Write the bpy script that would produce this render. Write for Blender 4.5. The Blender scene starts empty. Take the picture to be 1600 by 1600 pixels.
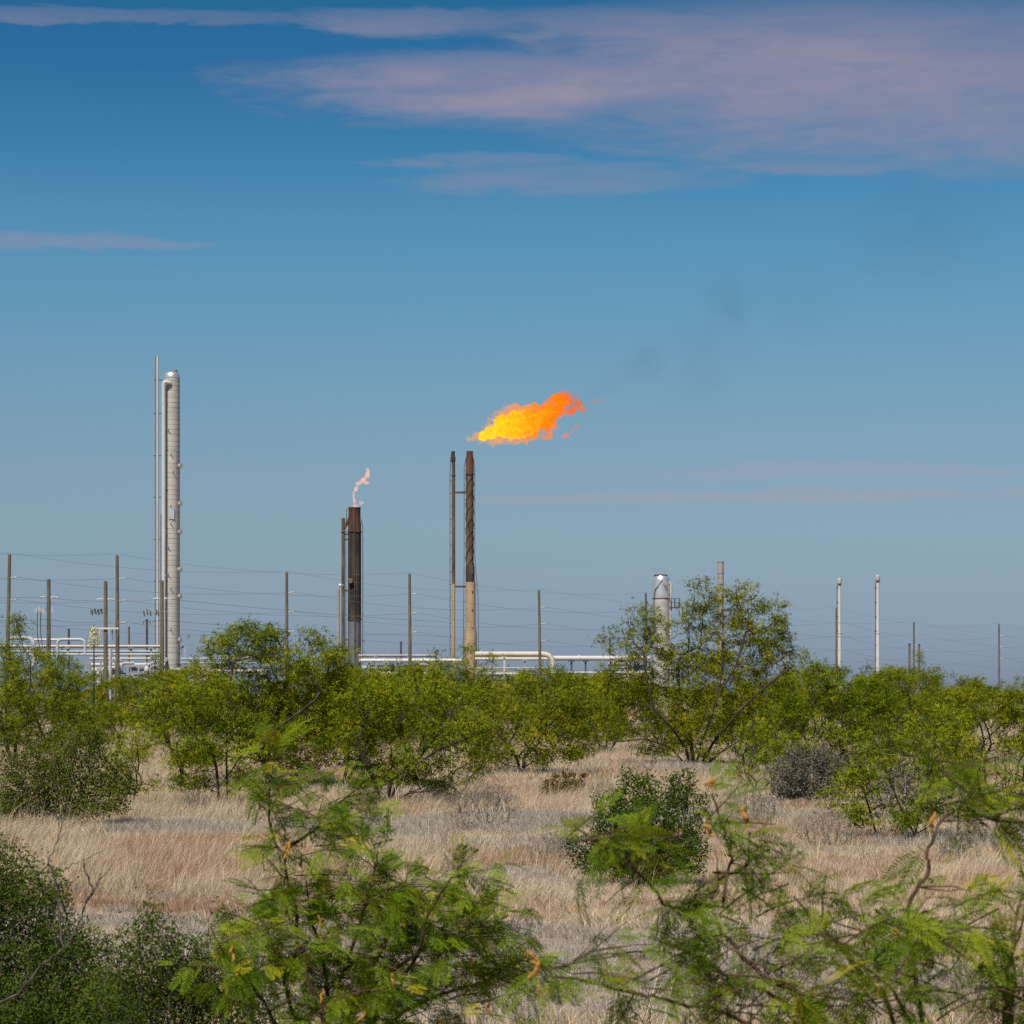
import bpy, math, random
import numpy as np
from mathutils import Vector

# ------------------------------------------------------------------ camera, sky, sun, exposure
FPX, HOR, CH = 4000.0, 1085.0, 2.2          # focal length in photo pixels, horizon row, eye height
scene = bpy.context.scene
scene.view_settings.view_transform = 'Standard'
scene.view_settings.look = 'None'
scene.view_settings.gamma = 1.0
scene.view_settings.exposure = 0.35
scene.view_settings.use_curve_mapping = False

cam_d = bpy.data.cameras.new('camera')
cam_d.sensor_width = 36.0
cam_d.lens = 36.0 * FPX / 1600.0
cam_d.shift_y = (HOR - 800.0) / 1600.0
cam_d.clip_start = 0.1
cam_d.clip_end = 30000.0
cam_d.dof.use_dof = True
cam_d.dof.focus_distance = 75.0
cam_d.dof.aperture_fstop = 17.0
cam = bpy.data.objects.new('camera', cam_d)
cam.location = (0, 0, CH)
cam.rotation_euler = (math.radians(90), 0, 0)
scene.collection.objects.link(cam)
scene.camera = cam

SUN_EL, SUN_AZ = math.radians(54), math.radians(180 + 22)   # azimuth clockwise from +Y: behind the camera, a little to its left
sd = Vector((math.sin(SUN_AZ) * math.cos(SUN_EL), math.cos(SUN_AZ) * math.cos(SUN_EL), math.sin(SUN_EL)))
sun_l = bpy.data.lights.new('sun', 'SUN')
sun_l.energy = 5.0
sun_l.angle = math.radians(0.53)
sun_l.color = (1.0, 0.94, 0.85)
sun = bpy.data.objects.new('sun', sun_l)
sun.rotation_euler = sd.to_track_quat('Z', 'Y').to_euler()
sun.location = (0, -20, 60)
scene.collection.objects.link(sun)

world = bpy.data.worlds.new('World')
scene.world = world
world.use_nodes = True


class NT:
    """small node-tree writer"""
    def __init__(s, tree):
        s.t = tree; s.n = tree.nodes; s.l = tree.links
    def new(s, typ, **kw):
        n = s.n.new(typ)
        for k, v in kw.items():
            setattr(n, k, v)
        return n
    def put(s, sock, v):
        if isinstance(v, bpy.types.NodeSocket):
            s.l.new(v, sock)
        elif v is not None:
            sock.default_value = v
    def math(s, op, a, b=None, c=None, clamp=False):
        n = s.new('ShaderNodeMath', operation=op, use_clamp=clamp)
        for i, v in enumerate((a, b, c)):
            s.put(n.inputs[i], v)
        return n.outputs[0]
    def mix(s, f, a, b, blend='MIX'):
        n = s.new('ShaderNodeMix', data_type='RGBA', blend_type=blend)
        s.put(n.inputs[0], f); s.put(n.inputs[6], a); s.put(n.inputs[7], b)
        return n.outputs[2]
    def ramp(s, f, stops, interp='LINEAR'):
        n = s.new('ShaderNodeValToRGB')
        e = n.color_ramp.elements
        n.color_ramp.interpolation = interp
        while len(e) < len(stops):
            e.new(0.5)
        for i, (p, c) in enumerate(stops):
            e[i].position = p
            e[i].color = (*c, 1) if len(c) == 3 else c
        s.put(n.inputs[0], f)
        return n.outputs[0]
    def noise(s, vec, scale, detail=4, rough=0.55, dist=0.0):
        n = s.new('ShaderNodeTexNoise')
        s.put(n.inputs['Vector'], vec)
        n.inputs['Scale'].default_value = scale
        n.inputs['Detail'].default_value = detail
        n.inputs['Roughness'].default_value = rough
        n.inputs['Distortion'].default_value = dist
        return n.outputs['Fac']
    def mapr(s, v, a, b, c=0.0, d=1.0, smooth=True):
        n = s.new('ShaderNodeMapRange')
        n.interpolation_type = 'SMOOTHSTEP' if smooth else 'LINEAR'
        s.put(n.inputs[0], v)
        for i, x in enumerate((a, b, c, d)):
            n.inputs[i + 1].default_value = x
        return n.outputs[0]


def lin(r, g, b):
    f = lambda c: c / 12.92 if c <= 0.04045 else ((c + 0.055) / 1.055) ** 2.4
    return (f(r / 255), f(g / 255), f(b / 255))


def build_world():
    w = NT(world.node_tree)
    w.n.clear()
    out = w.new('ShaderNodeOutputWorld')
    bg = w.new('ShaderNodeBackground')
    w.l.new(bg.outputs[0], out.inputs[0])
    sky = w.new('ShaderNodeTexSky', sky_type='NISHITA')
    sky.sun_disc = False
    sky.sun_elevation = SUN_EL
    sky.sun_rotation = SUN_AZ
    sky.altitude = 800
    sky.air_density = 1.0
    sky.dust_density = 1.0
    sky.ozone_density = 2.0
    tc = w.new('ShaderNodeTexCoord')
    sep = w.new('ShaderNodeSeparateXYZ')
    w.l.new(tc.outputs['Generated'], sep.inputs[0])
    x, y, z = sep.outputs
    el = w.math('ARCSINE', z)                       # elevation
    az = w.math('ARCTAN2', x, y)                    # azimuth from +Y
    # the deep, polarised blue of the day: a tint on the physical sky that depends on elevation only
    SKY = SKY_TINT
    f = w.math('DIVIDE', el, 0.42, clamp=True)
    tint = w.ramp(f, SKY)
    col = w.mix(1.0, sky.outputs[0], tint, 'MULTIPLY')
    # thin cirrus: bands in azimuth / elevation, noise stretched along the horizon
    cv = w.new('ShaderNodeCombineXYZ')
    w.put(cv.inputs[0], az); w.put(cv.inputs[1], w.math('MULTIPLY', el, 5.0)); cv.inputs[2].default_value = 3.7
    wob = w.noise(cv.outputs[0], 9.0, 4, 0.6)
    fine = w.noise(cv.outputs[0], 30.0, 6, 0.62, 0.6)
    fine2 = w.noise(cv.outputs[0], 75.0, 5, 0.65, 0.8)
    elw = w.math('ADD', el, w.math('MULTIPLY', w.math('SUBTRACT', wob, 0.5), 0.015))
    elw = w.math('ADD', elw, w.math('MULTIPLY', w.math('SUBTRACT', fine, 0.5), 0.0065))
    elw = w.math('ADD', elw, w.math('MULTIPLY', w.math('SUBTRACT', fine2, 0.5), 0.0025))
    azw = w.math('ADD', az, w.math('MULTIPLY', w.math('SUBTRACT', fine, 0.5), 0.09))
    total = None
    for (cx, cy, rx, ryu, ryd, amp) in CLOUDS:      # centre, half-length, softness above and below the centre line, in degrees of sky
        da = w.math('DIVIDE', w.math('SUBTRACT', azw, math.radians(cx)), math.radians(rx))
        de = w.math('SUBTRACT', elw, math.radians(cy))
        up = w.math('DIVIDE', w.math('MAXIMUM', de, 0.0), math.radians(ryu))
        dn = w.math('DIVIDE', w.math('MINIMUM', de, 0.0), math.radians(ryd))
        q = w.math('ADD', w.math('MULTIPLY', da, da), w.math('ADD', w.math('MULTIPLY', up, up), w.math('MULTIPLY', dn, dn)))
        m = w.mapr(q, 1.0, 0.0, 0.0, amp)
        total = m if total is None else w.math('MAXIMUM', total, m)
    # the same thin cloud goes on over the rest of the sky
    gen = w.noise(cv.outputs[0], 3.0, 5, 0.6, 0.4)
    gen = w.mapr(gen, 0.55, 0.78, 0.0, 0.55)
    away = w.mapr(w.math('ABSOLUTE', az), 0.21, 0.34)
    high = w.mapr(el, 0.27, 0.36)
    gen = w.math('MULTIPLY', gen, w.math('MAXIMUM', away, high))
    gen = w.math('MULTIPLY', gen, w.mapr(el, 0.01, 0.08))
    total = w.math('MAXIMUM', total, gen)
    tex = w.mapr(fine, 0.22, 0.68, 0.7, 1.0)
    tex2 = w.mapr(wob, 0.25, 0.6, 0.55, 1.0)
    total = w.math('MULTIPLY', w.math('MULTIPLY', total, tex), tex2)
    ccol = w.ramp(f, [(0.0, (1.25, 1.27, 1.22)), (0.25, (1.18, 1.2, 1.17)), (0.42, (1, 1, 1))])
    ccol = w.mix(1.0, ccol, (*CLOUD_COL, 1), 'MULTIPLY')
    col = w.mix(total, col, ccol)
    w.l.new(col, bg.inputs[0])
    bg.inputs[1].default_value = SKY_STRENGTH


SKY_STRENGTH = 0.0785
SKY_TINT = [(0.0, (0.36, 0.45, 0.75)), (0.0506, (0.388, 0.482, 0.738)), (0.11, (0.455, 0.53, 0.675)), (0.1694, (0.505, 0.581, 0.658)), (0.2285, (0.52, 0.625, 0.68)), (0.2873, (0.508, 0.667, 0.707)),
            (0.3748, (0.415, 0.705, 0.772)), (0.4384, (0.33, 0.69, 0.782)), (0.49, (0.24, 0.615, 0.742)), (0.5749, (0.145, 0.48, 0.67)), (0.6251, (0.11, 0.47, 0.636)), (1.0, (0.25, 0.52, 0.66))]
CLOUD_COL = (3.05, 2.8, 3.7)


def deg(px, py):
    return (math.degrees(math.atan((px - 800) / FPX)), math.degrees(math.atan((HOR - py) / FPX)))


CLOUDS = []
for px, py, rx, ru, rd, a in [
        (200, 46, 560, 14, 10, 0.42), (640, 40, 260, 26, 22, 0.55), (790, 140, 500, 66, 74, 1.0),
        (1280, 125, 620, 140, 150, 0.85), (1650, 170, 560, 190, 130, 0.72), (1000, 45, 330, 34, 30, 0.6),
        (640, 192, 170, 12, 10, 0.4), (900, 285, 300, 34, 26, 0.42), (760, 252, 190, 14, 14, 0.38), (1290, 264, 260, 18, 16, 0.42),
        (90, 388, 300, 14, 14, 0.5), (1330, 740, 450, 14, 16, 0.45), (1180, 774, 600, 14, 13, 0.48), (120, 740, 260, 8, 10, 0.12)]:
    cx, cy = deg(px, py)
    CLOUDS.append((cx, cy, math.degrees(rx / FPX), math.degrees(ru / FPX), math.degrees(rd / FPX), a))
build_world()

scene.render.engine = 'CYCLES'
scene.cycles.use_denoising = False
try:
    scene.cycles.denoiser = 'OPENIMAGEDENOISE'
except Exception:
    pass
scene.cycles.max_bounces = 5
scene.cycles.transparent_max_bounces = 8
scene.cycles.volume_bounces = 0
scene.cycles.caustics_reflective = False
scene.cycles.caustics_refractive = False

# ------------------------------------------------------------------ helpers
COL = scene.collection
R = np.random.default_rng(7)


def P(px, py, d):
    """a point seen at photo pixel (px, py) standing d metres away"""
    return np.array([(px - 800) * d / FPX, d, CH + (HOR - py) * d / FPX])


def gz(x, y):
    """ground height"""
    r = np.minimum(1.0, np.maximum(0.0, (np.asarray(y, float) - 12) / 60))
    return (0.05 * np.sin(x * 0.9 + y * 0.31) + 0.07 * np.sin(x * 0.23 - y * 0.17 + 1.0)) * r


def mesh_arrays(name, V, F, mat, parent=None, smooth=False, attr=None, mats=None):
    """F: list of (n_faces, k) int arrays"""
    me = bpy.data.meshes.new(name)
    V = np.asarray(V, np.float32)
    if not isinstance(F, (list, tuple)):
        F = [F]
    F = [np.asarray(f, np.int32) for f in F if len(f)]
    me.vertices.add(len(V)); me.vertices.foreach_set('co', V.ravel())
    loops = np.concatenate([f.ravel() for f in F])
    tot = np.concatenate([np.full(len(f), f.shape[1], np.int32) for f in F])
    start = np.concatenate([[0], np.cumsum(tot)[:-1]]).astype(np.int32)
    me.loops.add(len(loops)); me.loops.foreach_set('vertex_index', loops)
    me.polygons.add(len(tot)); me.polygons.foreach_set('loop_start', start); me.polygons.foreach_set('loop_total', tot)
    if smooth:
        me.polygons.foreach_set('use_smooth', np.ones(len(tot), bool))
    if attr is not None:
        for k, a in attr.items():
            at = me.attributes.new(k, 'FLOAT', 'POINT')
            at.data.foreach_set('value', np.asarray(a, np.float32))
    me.update(calc_edges=True)
    me.validate()
    me.materials.append(mat)
    return link(name, me, parent)


def link(name, me, parent=None):
    o = bpy.data.objects.new(name, me)
    COL.objects.link(o)
    if parent is not None:
        o.parent = parent
    return o


def empty(name, loc, label, cat, group=None):
    o = bpy.data.objects.new(name, None)
    o.empty_display_size = 0.2
    COL.objects.link(o)
    o.location = loc
    tag(o, label, cat, group)
    return o


def tag(o, label=None, cat=None, group=None, kind=None):
    if label: o['label'] = label
    if cat: o['category'] = cat
    if group: o['group'] = group
    if kind: o['kind'] = kind
    return o


class MB:
    """collects simple solids into one mesh"""
    def __init__(s):
        s.v = []; s.f = []; s.n = 0
    def add(s, v, f):
        s.v.append(np.asarray(v, float)); s.f += [[i + s.n for i in q] for q in f]; s.n += len(v)
        return s
    def tube(s, path, rad, n=8, caps=True):
        p = np.asarray(path, float); m = len(p)
        rad = np.full(m, rad, float) if np.isscalar(rad) else np.asarray(rad, float)
        t = np.gradient(p, axis=0) if m > 2 else np.repeat((p[-1] - p[0])[None], m, 0)
        t /= np.linalg.norm(t, axis=1)[:, None] + 1e-12
        a = np.array([0, 0, 1.0]) if abs(t[0][2]) < 0.9 else np.array([1.0, 0, 0])
        u = np.cross(t[0], a); u /= np.linalg.norm(u)
        ang = np.arange(n) * 2 * math.pi / n
        V = []
        for i in range(m):
            u = u - t[i] * np.dot(u, t[i]); u /= np.linalg.norm(u) + 1e-12
            w = np.cross(t[i], u)
            V.append(p[i] + rad[i] * (np.cos(ang)[:, None] * u + np.sin(ang)[:, None] * w))
        V = np.concatenate(V)
        f = [[i * n + j, i * n + (j + 1) % n, (i + 1) * n + (j + 1) % n, (i + 1) * n + j] for i in range(m - 1) for j in range(n)]
        if caps:
            f += [list(range(n))[::-1], [(m - 1) * n + j for j in range(n)]]
        return s.add(V, f)
    def lathe(s, prof, c, n=20):
        """prof: (r, z) pairs around the vertical axis through c"""
        ang = np.arange(n) * 2 * math.pi / n
        V = np.concatenate([np.stack([c[0] + r * np.cos(ang), c[1] + r * np.sin(ang), np.full(n, c[2] + z)], 1) for r, z in prof])
        m = len(prof)
        f = [[i * n + j, i * n + (j + 1) % n, (i + 1) * n + (j + 1) % n, (i + 1) * n + j] for i in range(m - 1) for j in range(n)]
        f += [list(range(n))[::-1], [(m - 1) * n + j for j in range(n)]]
        return s.add(V, f)
    def box(s, c, sz, b=0.0):
        x, y, z = np.asarray(sz, float) / 2
        V = [(sx * x + c[0], sy * y + c[1], sz_ * z + c[2]) for sz_ in (-1, 1) for sy in (-1, 1) for sx in (-1, 1)]
        return s.add(V, [[0, 2, 3, 1], [4, 5, 7, 6], [0, 1, 5, 4], [2, 6, 7, 3], [0, 4, 6, 2], [1, 3, 7, 5]])
    def build(s, name, mat, parent=None, smooth=True, origin=None):
        V = np.concatenate(s.v)
        top = parent
        while top is not None and top.parent is not None:
            top = top.parent
        o0 = np.array(origin if origin is not None else (top.location if top is not None else (0, 0, 0)), float)
        me = bpy.data.meshes.new(name)
        me.from_pydata([tuple(q) for q in (V - o0)], [], s.f)
        if smooth:
            me.polygons.foreach_set('use_smooth', [len(f) == 4 for f in s.f])
            try:
                me.set_sharp_from_angle(angle=math.radians(40))
            except Exception:
                pass
        me.materials.append(mat)
        o = link(name, me, parent)
        if parent is None and origin is not None:
            o.location = tuple(o0)
        return o


def arc(c, r, a0, a1, n, plane='xz'):
    a = np.linspace(a0, a1, n)
    if plane == 'xz':
        return [np.array([c[0] + r * math.cos(t), c[1], c[2] + r * math.sin(t)]) for t in a]
    return [np.array([c[0], c[1] + r * math.cos(t), c[2] + r * math.sin(t)]) for t in a]


def spline(pts, n=6):
    """Catmull-Rom through points"""
    p = np.asarray(pts, float)
    q = np.vstack([2 * p[0] - p[1], p, 2 * p[-1] - p[-2]])
    out = []
    for i in range(1, len(q) - 2):
        for t in np.linspace(0, 1, n, endpoint=False):
            a, b, c, d = q[i - 1], q[i], q[i + 1], q[i + 2]
            out.append(0.5 * ((2 * b) + (-a + c) * t + (2 * a - 5 * b + 4 * c - d) * t * t + (-a + 3 * b - 3 * c + d) * t ** 3))
    out.append(p[-1])
    return np.array(out)


def material(name, cols, rough=0.7, metal=0.0, scale=(3, 3, 3), bump=0.0, detail=6, spec=0.4, stops=None, obj=True):
    m = bpy.data.materials.new(name)
    m.use_nodes = True
    t = NT(m.node_tree)
    bsdf = t.n['Principled BSDF']
    tc = t.new('ShaderNodeTexCoord')
    mp = t.new('ShaderNodeMapping')
    t.l.new(tc.outputs['Object'], mp.inputs[0])
    mp.inputs['Scale'].default_value = scale
    nz = t.noise(mp.outputs[0], 1.0, detail, 0.6)
    if len(cols) == 1:
        cols = [cols[0], cols[0]]
    st = stops or [0.3 + 0.4 * i / (len(cols) - 1) for i in range(len(cols))]
    t.l.new(t.ramp(nz, list(zip(st, cols))), bsdf.inputs['Base Color'])
    bsdf.inputs['Roughness'].default_value = rough
    bsdf.inputs['Metallic'].default_value = metal
    bsdf.inputs['Specular IOR Level'].default_value = spec
    if bump:
        b = t.new('ShaderNodeBump')
        b.inputs['Strength'].default_value = bump
        b.inputs['Distance'].default_value = 0.02
        t.l.new(nz, b.inputs['Height'])
        t.l.new(b.outputs[0], bsdf.inputs['Normal'])
    return m


def leaf_material(name, stops, trans=0.35, rough=0.75, spec=0.04):
    """colour differs from leaf to leaf through the rnd attribute"""
    m = bpy.data.materials.new(name)
    m.use_nodes = True
    t = NT(m.node_tree)
    t.n.clear()
    out = t.new('ShaderNodeOutputMaterial')
    at = t.new('ShaderNodeAttribute', attribute_name='rnd')
    c = t.ramp(at.outputs['Fac'], stops)
    oi = t.new('ShaderNodeObjectInfo')
    c = t.mix(1.0, c, t.ramp(oi.outputs['Random'], [(0.0, (0.80, 0.88, 0.9)), (0.5, (1.0, 1.0, 1.0)), (0.8, (1.10, 1.0, 1.0)), (1.0, (1.08, 1.12, 1.1))]), 'MULTIPLY')
    pr = t.new('ShaderNodeBsdfPrincipled')
    t.l.new(c, pr.inputs['Base Color'])
    pr.inputs['Roughness'].default_value = rough
    pr.inputs['Specular IOR Level'].default_value = spec
    tr = t.new('ShaderNodeBsdfTranslucent')
    t.l.new(t.mix(1.0, c, (1.15, 1.1, 0.55, 1), 'MULTIPLY'), tr.inputs[0])
    mx = t.new('ShaderNodeMixShader')
    mx.inputs[0].default_value = trans
    t.l.new(pr.outputs[0], mx.inputs[1]); t.l.new(tr.outputs[0], mx.inputs[2])
    t.l.new(mx.outputs[0], out.inputs[0])
    return m


M = {}
M['bark'] = material('mesquite bark', [(0.020, 0.015, 0.012), (0.045, 0.034, 0.027), (0.10, 0.082, 0.068)], 0.9, scale=(9, 9, 4), bump=0.6, spec=0.08)
M['twig'] = material('brown twig', [(0.030, 0.018, 0.012), (0.070, 0.042, 0.025), (0.12, 0.078, 0.045)], 0.85, scale=(25, 25, 12), bump=0.3, spec=0.08)
M['greybark'] = material('grey shrub bark', [(0.035, 0.028, 0.023), (0.07, 0.058, 0.048), (0.16, 0.14, 0.12)], 0.9, scale=(30, 30, 10), bump=0.4, spec=0.08)
M['deadtwig'] = material('dry grey twig', [(0.15, 0.125, 0.10), (0.24, 0.205, 0.165), (0.34, 0.29, 0.235)], 0.9, scale=(20, 20, 8), spec=0.08)
M['leaf'] = leaf_material('mesquite leaf', [(0.0, (0.046, 0.078, 0.005)), (0.4, (0.130, 0.163, 0.007)), (0.75, (0.220, 0.238, 0.009)), (0.93, (0.32, 0.275, 0.013)), (1.0, (0.42, 0.20, 0.025))], 0.30)
M['leaf_fg'] = leaf_material('bright mesquite leaf', [(0.0, (0.050, 0.100, 0.006)), (0.45, (0.125, 0.185, 0.010)), (0.85, (0.205, 0.255, 0.013)), (1.0, (0.33, 0.28, 0.018))], 0.40)
M['leaf_dark'] = leaf_material('small dark leaf', [(0.0, (0.022, 0.044, 0.006)), (0.6, (0.058, 0.095, 0.010)), (0.9, (0.110, 0.145, 0.016)), (1.0, (0.15, 0.14, 0.03))], 0.25)
M['leaf_olive'] = leaf_material('olive shrub leaf', [(0.0, (0.035, 0.055, 0.008)), (0.6, (0.090, 0.118, 0.014)), (1.0, (0.17, 0.165, 0.03))], 0.25)
M['leaf_grey'] = leaf_material('grey sage leaf', [(0.0, (0.060, 0.058, 0.042)), (0.6, (0.125, 0.118, 0.088)), (1.0, (0.20, 0.185, 0.14))], 0.15)
M['leaf_red'] = leaf_material('reddish shrub leaf', [(0.0, (0.065, 0.055, 0.012)), (0.5, (0.12, 0.095, 0.018)), (1.0, (0.19, 0.085, 0.03))], 0.25)
M['catkin'] = material('orange catkin', [(0.20, 0.075, 0.012), (0.33, 0.15, 0.02), (0.40, 0.25, 0.06)], 0.9, scale=(90, 90, 90), bump=0.5)
M['wood'] = material('weathered pole wood', [(0.060, 0.052, 0.034), (0.105, 0.09, 0.058), (0.17, 0.14, 0.095)], 0.9, scale=(6, 6, 0.7), bump=0.3)
M['porcelain'] = material('grey insulator', [(0.36, 0.37, 0.40), (0.5, 0.5, 0.52)], 0.35)
M['wire'] = material('dark wire', [(0.13, 0.135, 0.15), (0.18, 0.185, 0.20)], 0.6)
M['jacket'] = material('aluminium insulation jacket', [(0.35, 0.325, 0.295), (0.41, 0.38, 0.345), (0.47, 0.44, 0.40)], 0.52, metal=0.25, scale=(0.6, 0.6, 2.2))
M['alu'] = material('bright aluminium', [(0.62, 0.60, 0.59), (0.76, 0.74, 0.72)], 0.32, metal=0.75, scale=(1, 1, 1))
M['seam'] = material('jacket lap joint', [(0.20, 0.185, 0.17), (0.27, 0.25, 0.23)], 0.6, metal=0.2)
M['pipepaint'] = material('off-white pipe paint', [(0.40, 0.37, 0.33), (0.48, 0.45, 0.41), (0.54, 0.51, 0.47)], 0.5, scale=(0.5, 0.5, 0.5))
M['creampaint'] = material('cream pipe paint', [(0.38, 0.34, 0.275), (0.47, 0.42, 0.35)], 0.55, scale=(0.4, 0.4, 0.4))
M['whitepaint'] = material('white pipe paint', [(0.30, 0.305, 0.315), (0.42, 0.425, 0.435)], 0.55)
M['greysteel'] = material('grey painted steel', [(0.15, 0.155, 0.165), (0.23, 0.235, 0.25), (0.3, 0.3, 0.31)], 0.6, scale=(0.7, 0.7, 0.7))
M['paintblue'] = material('pale blue grey paint', [(0.23, 0.25, 0.285), (0.31, 0.335, 0.365)], 0.55)
M['darksteel'] = material('dark steel', [(0.035, 0.032, 0.03), (0.075, 0.065, 0.06)], 0.7)
M['sootsteel'] = material('sooty flare steel', [(0.012, 0.010, 0.009), (0.036, 0.028, 0.023), (0.085, 0.066, 0.05)], 0.8, spec=0.15, scale=(1.6, 1.6, 0.18))
M['ruststeel'] = material('burnt rusty tip', [(0.030, 0.014, 0.010), (0.075, 0.030, 0.018), (0.12, 0.055, 0.032)], 0.85, scale=(1.5, 1.5, 0.5))
M['brownsteel'] = material('heat stained brown steel', [(0.035, 0.025, 0.018), (0.095, 0.066, 0.043), (0.16, 0.12, 0.08)], 0.8, spec=0.15, scale=(1.5, 1.5, 0.35))
M['tansteel'] = material('tan painted steel', [(0.19, 0.125, 0.07), (0.30, 0.21, 0.125), (0.37, 0.27, 0.175)], 0.75, spec=0.2, scale=(1.4, 1.4, 0.22))
M['slategrey'] = material('slate painted steel', [(0.07, 0.075, 0.085), (0.12, 0.125, 0.14)], 0.65, scale=(1.5, 1.5, 0.2))
M['stackgrey'] = material('stack steel', [(0.26, 0.23, 0.215), (0.33, 0.30, 0.28)], 0.5, metal=0.2, scale=(0.8, 0.8, 0.3))
M['palestack'] = material('pale galvanised vent', [(0.38, 0.37, 0.365), (0.46, 0.45, 0.44)], 0.55, scale=(0.6, 0.6, 0.3))
M['yucca'] = leaf_material('yucca blossom', [(0.0, (0.45, 0.42, 0.18)), (0.6, (0.62, 0.6, 0.38)), (1.0, (0.2, 0.24, 0.05))], 0.3)

# ------------------------------------------------------------------ ground
def steps(near, far, s, k):
    out, v, st = [], 0.0, s
    while v < near:
        out.append(v); v += s
    while v < far:
        out.append(v); st *= k; v += st
    out.append(far)
    return out


def vnoise(x, y, seed, scale):
    """cheap value noise on arrays, 0..1"""
    r = np.random.default_rng(seed)
    T = r.random((256, 256))
    def one(xx, yy):
        xi = np.floor(xx).astype(int); yi = np.floor(yy).astype(int)
        fx = xx - xi; fy = yy - yi
        fx = fx * fx * (3 - 2 * fx); fy = fy * fy * (3 - 2 * fy)
        g = lambda a, b: T[a % 256, b % 256]
        return (g(xi, yi) * (1 - fx) + g(xi + 1, yi) * fx) * (1 - fy) + (g(xi, yi + 1) * (1 - fx) + g(xi + 1, yi + 1) * fx) * fy
    return 0.6 * one(x / scale, y / scale) + 0.28 * one(x / scale * 2.3 + 9, y / scale * 2.3) + 0.12 * one(x / scale * 5.1, y / scale * 5.1 + 3)


def ground_material():
    m = bpy.data.materials.new('dry soil and litter')
    m.use_nodes = True
    t = NT(m.node_tree)
    b = t.n['Principled BSDF']
    geo = t.new('ShaderNodeNewGeometry')
    n1 = t.noise(geo.outputs['Position'], 0.35, 6, 0.6)
    n2 = t.noise(geo.outputs['Position'], 9.0, 8, 0.7)
    c1 = t.ramp(n1, [(0.3, (0.24, 0.175, 0.13)), (0.5, (0.31, 0.245, 0.19)), (0.7, (0.38, 0.315, 0.255))])
    c2 = t.ramp(n2, [(0.3, (0.45, 0.4, 0.36)), (0.65, (1.15, 1.12, 1.1))])
    t.l.new(t.mix(1.0, c1, c2, 'MULTIPLY'), b.inputs['Base Color'])
    b.inputs['Roughness'].default_value = 0.95
    b.inputs['Specular IOR Level'].default_value = 0.1
    bp = t.new('ShaderNodeBump')
    bp.inputs['Strength'].default_value = 0.8; bp.inputs['Distance'].default_value = 0.05
    t.l.new(n2, bp.inputs['Height']); t.l.new(bp.outputs[0], b.inputs['Normal'])
    return m


xs = steps(40, 9000, 1.0, 1.16); xs = np.array([-v for v in xs[:0:-1]] + xs)
ys = np.array([-v for v in steps(10, 3000, 2.0, 1.3)[:0:-1]] + steps(120, 12000, 1.0, 1.12))
GX, GY = np.meshgrid(xs, ys)
GV = np.stack([GX.ravel(), GY.ravel(), gz(GX, GY).ravel()], 1)
nx, ny = len(xs), len(ys)
ii, jj = np.meshgrid(np.arange(nx - 1), np.arange(ny - 1))
a0 = (jj * nx + ii).ravel()
ground = mesh_arrays('ground', GV, np.stack([a0, a0 + 1, a0 + nx + 1, a0 + nx], 1), ground_material(), smooth=True)
tag(ground, kind='structure')


# ------------------------------------------------------------------ dry grass
def grass_material():
    m = bpy.data.materials.new('dry grass')
    m.use_nodes = True
    t = NT(m.node_tree)
    t.n.clear()
    out = t.new('ShaderNodeOutputMaterial')
    tint = t.new('ShaderNodeAttribute', attribute_name='tint', attribute_type='INSTANCER')
    rnd = t.new('ShaderNodeAttribute', attribute_name='rnd')
    base = t.ramp(tint.outputs['Fac'], [(0.0, (0.42, 0.385, 0.345)), (0.28, (0.50, 0.44, 0.365)), (0.55, (0.66, 0.54, 0.375)), (0.8, (0.47, 0.31, 0.20)), (1.0, (0.34, 0.16, 0.085))])
    var = t.ramp(rnd.outputs['Fac'], [(0.0, (0.40, 0.37, 0.35)), (0.5, (0.85, 0.84, 0.83)), (0.9, (1.2, 1.18, 1.12)), (1.0, (1.5, 1.45, 1.3))])
    c = t.mix(1.0, base, var, 'MULTIPLY')
    d = t.new('ShaderNodeBsdfDiffuse'); t.l.new(c, d.inputs[0])
    tr = t.new('ShaderNodeBsdfTranslucent'); t.l.new(c, tr.inputs[0])
    mx = t.new('ShaderNodeMixShader'); mx.inputs[0].default_value = 0.3
    t.l.new(d.outputs[0], mx.inputs[1]); t.l.new(tr.outputs[0], mx.inputs[2]); t.l.new(mx.outputs[0], out.inputs[0])
    return m


M['grass'] = grass_material()


def tuft(name, nb, rad, h0, h1, lean, wind, width, seed):
    r = np.random.default_rng(seed)
    V, Q, T3, rn = [], [], [], []
    for i in range(nb):
        a = r.random() * 6.283; q = rad * math.sqrt(r.random())
        b = np.array([q * math.cos(a), q * math.sin(a), -0.01])
        h = h0 + (h1 - h0) * r.random()
        l = np.array([math.cos(a), math.sin(a), 0]) * lean * r.random() + np.array([wind * (0.4 + r.random()), 0.05 * r.normal(), 0]) + r.normal(0, 0.22, 3) * [1, 1, 0]
        s = np.array([-math.sin(a * 3.1), math.cos(a * 3.1), 0]) * width * (0.6 + 0.7 * r.random())
        mid = b + np.array([l[0] * 0.35 * h, l[1] * 0.35 * h, 0.58 * h])
        tip = b + np.array([l[0] * h, l[1] * h, h * (1 - 0.12 * abs(l[0]))])
        k = len(V)
        V += [b - s, b + s, mid + s * 0.8, mid - s * 0.8, tip]
        Q.append([k, k + 1, k + 2, k + 3]); T3.append([k + 3, k + 2, k + 4])
        rn += [r.random()] * 5
    me_o = mesh_arrays(name, np.array(V), [np.array(Q), np.array(T3)], M['grass'], attr={'rnd': rn})
    COL.objects.unlink(me_o)
    return me_o


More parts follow.
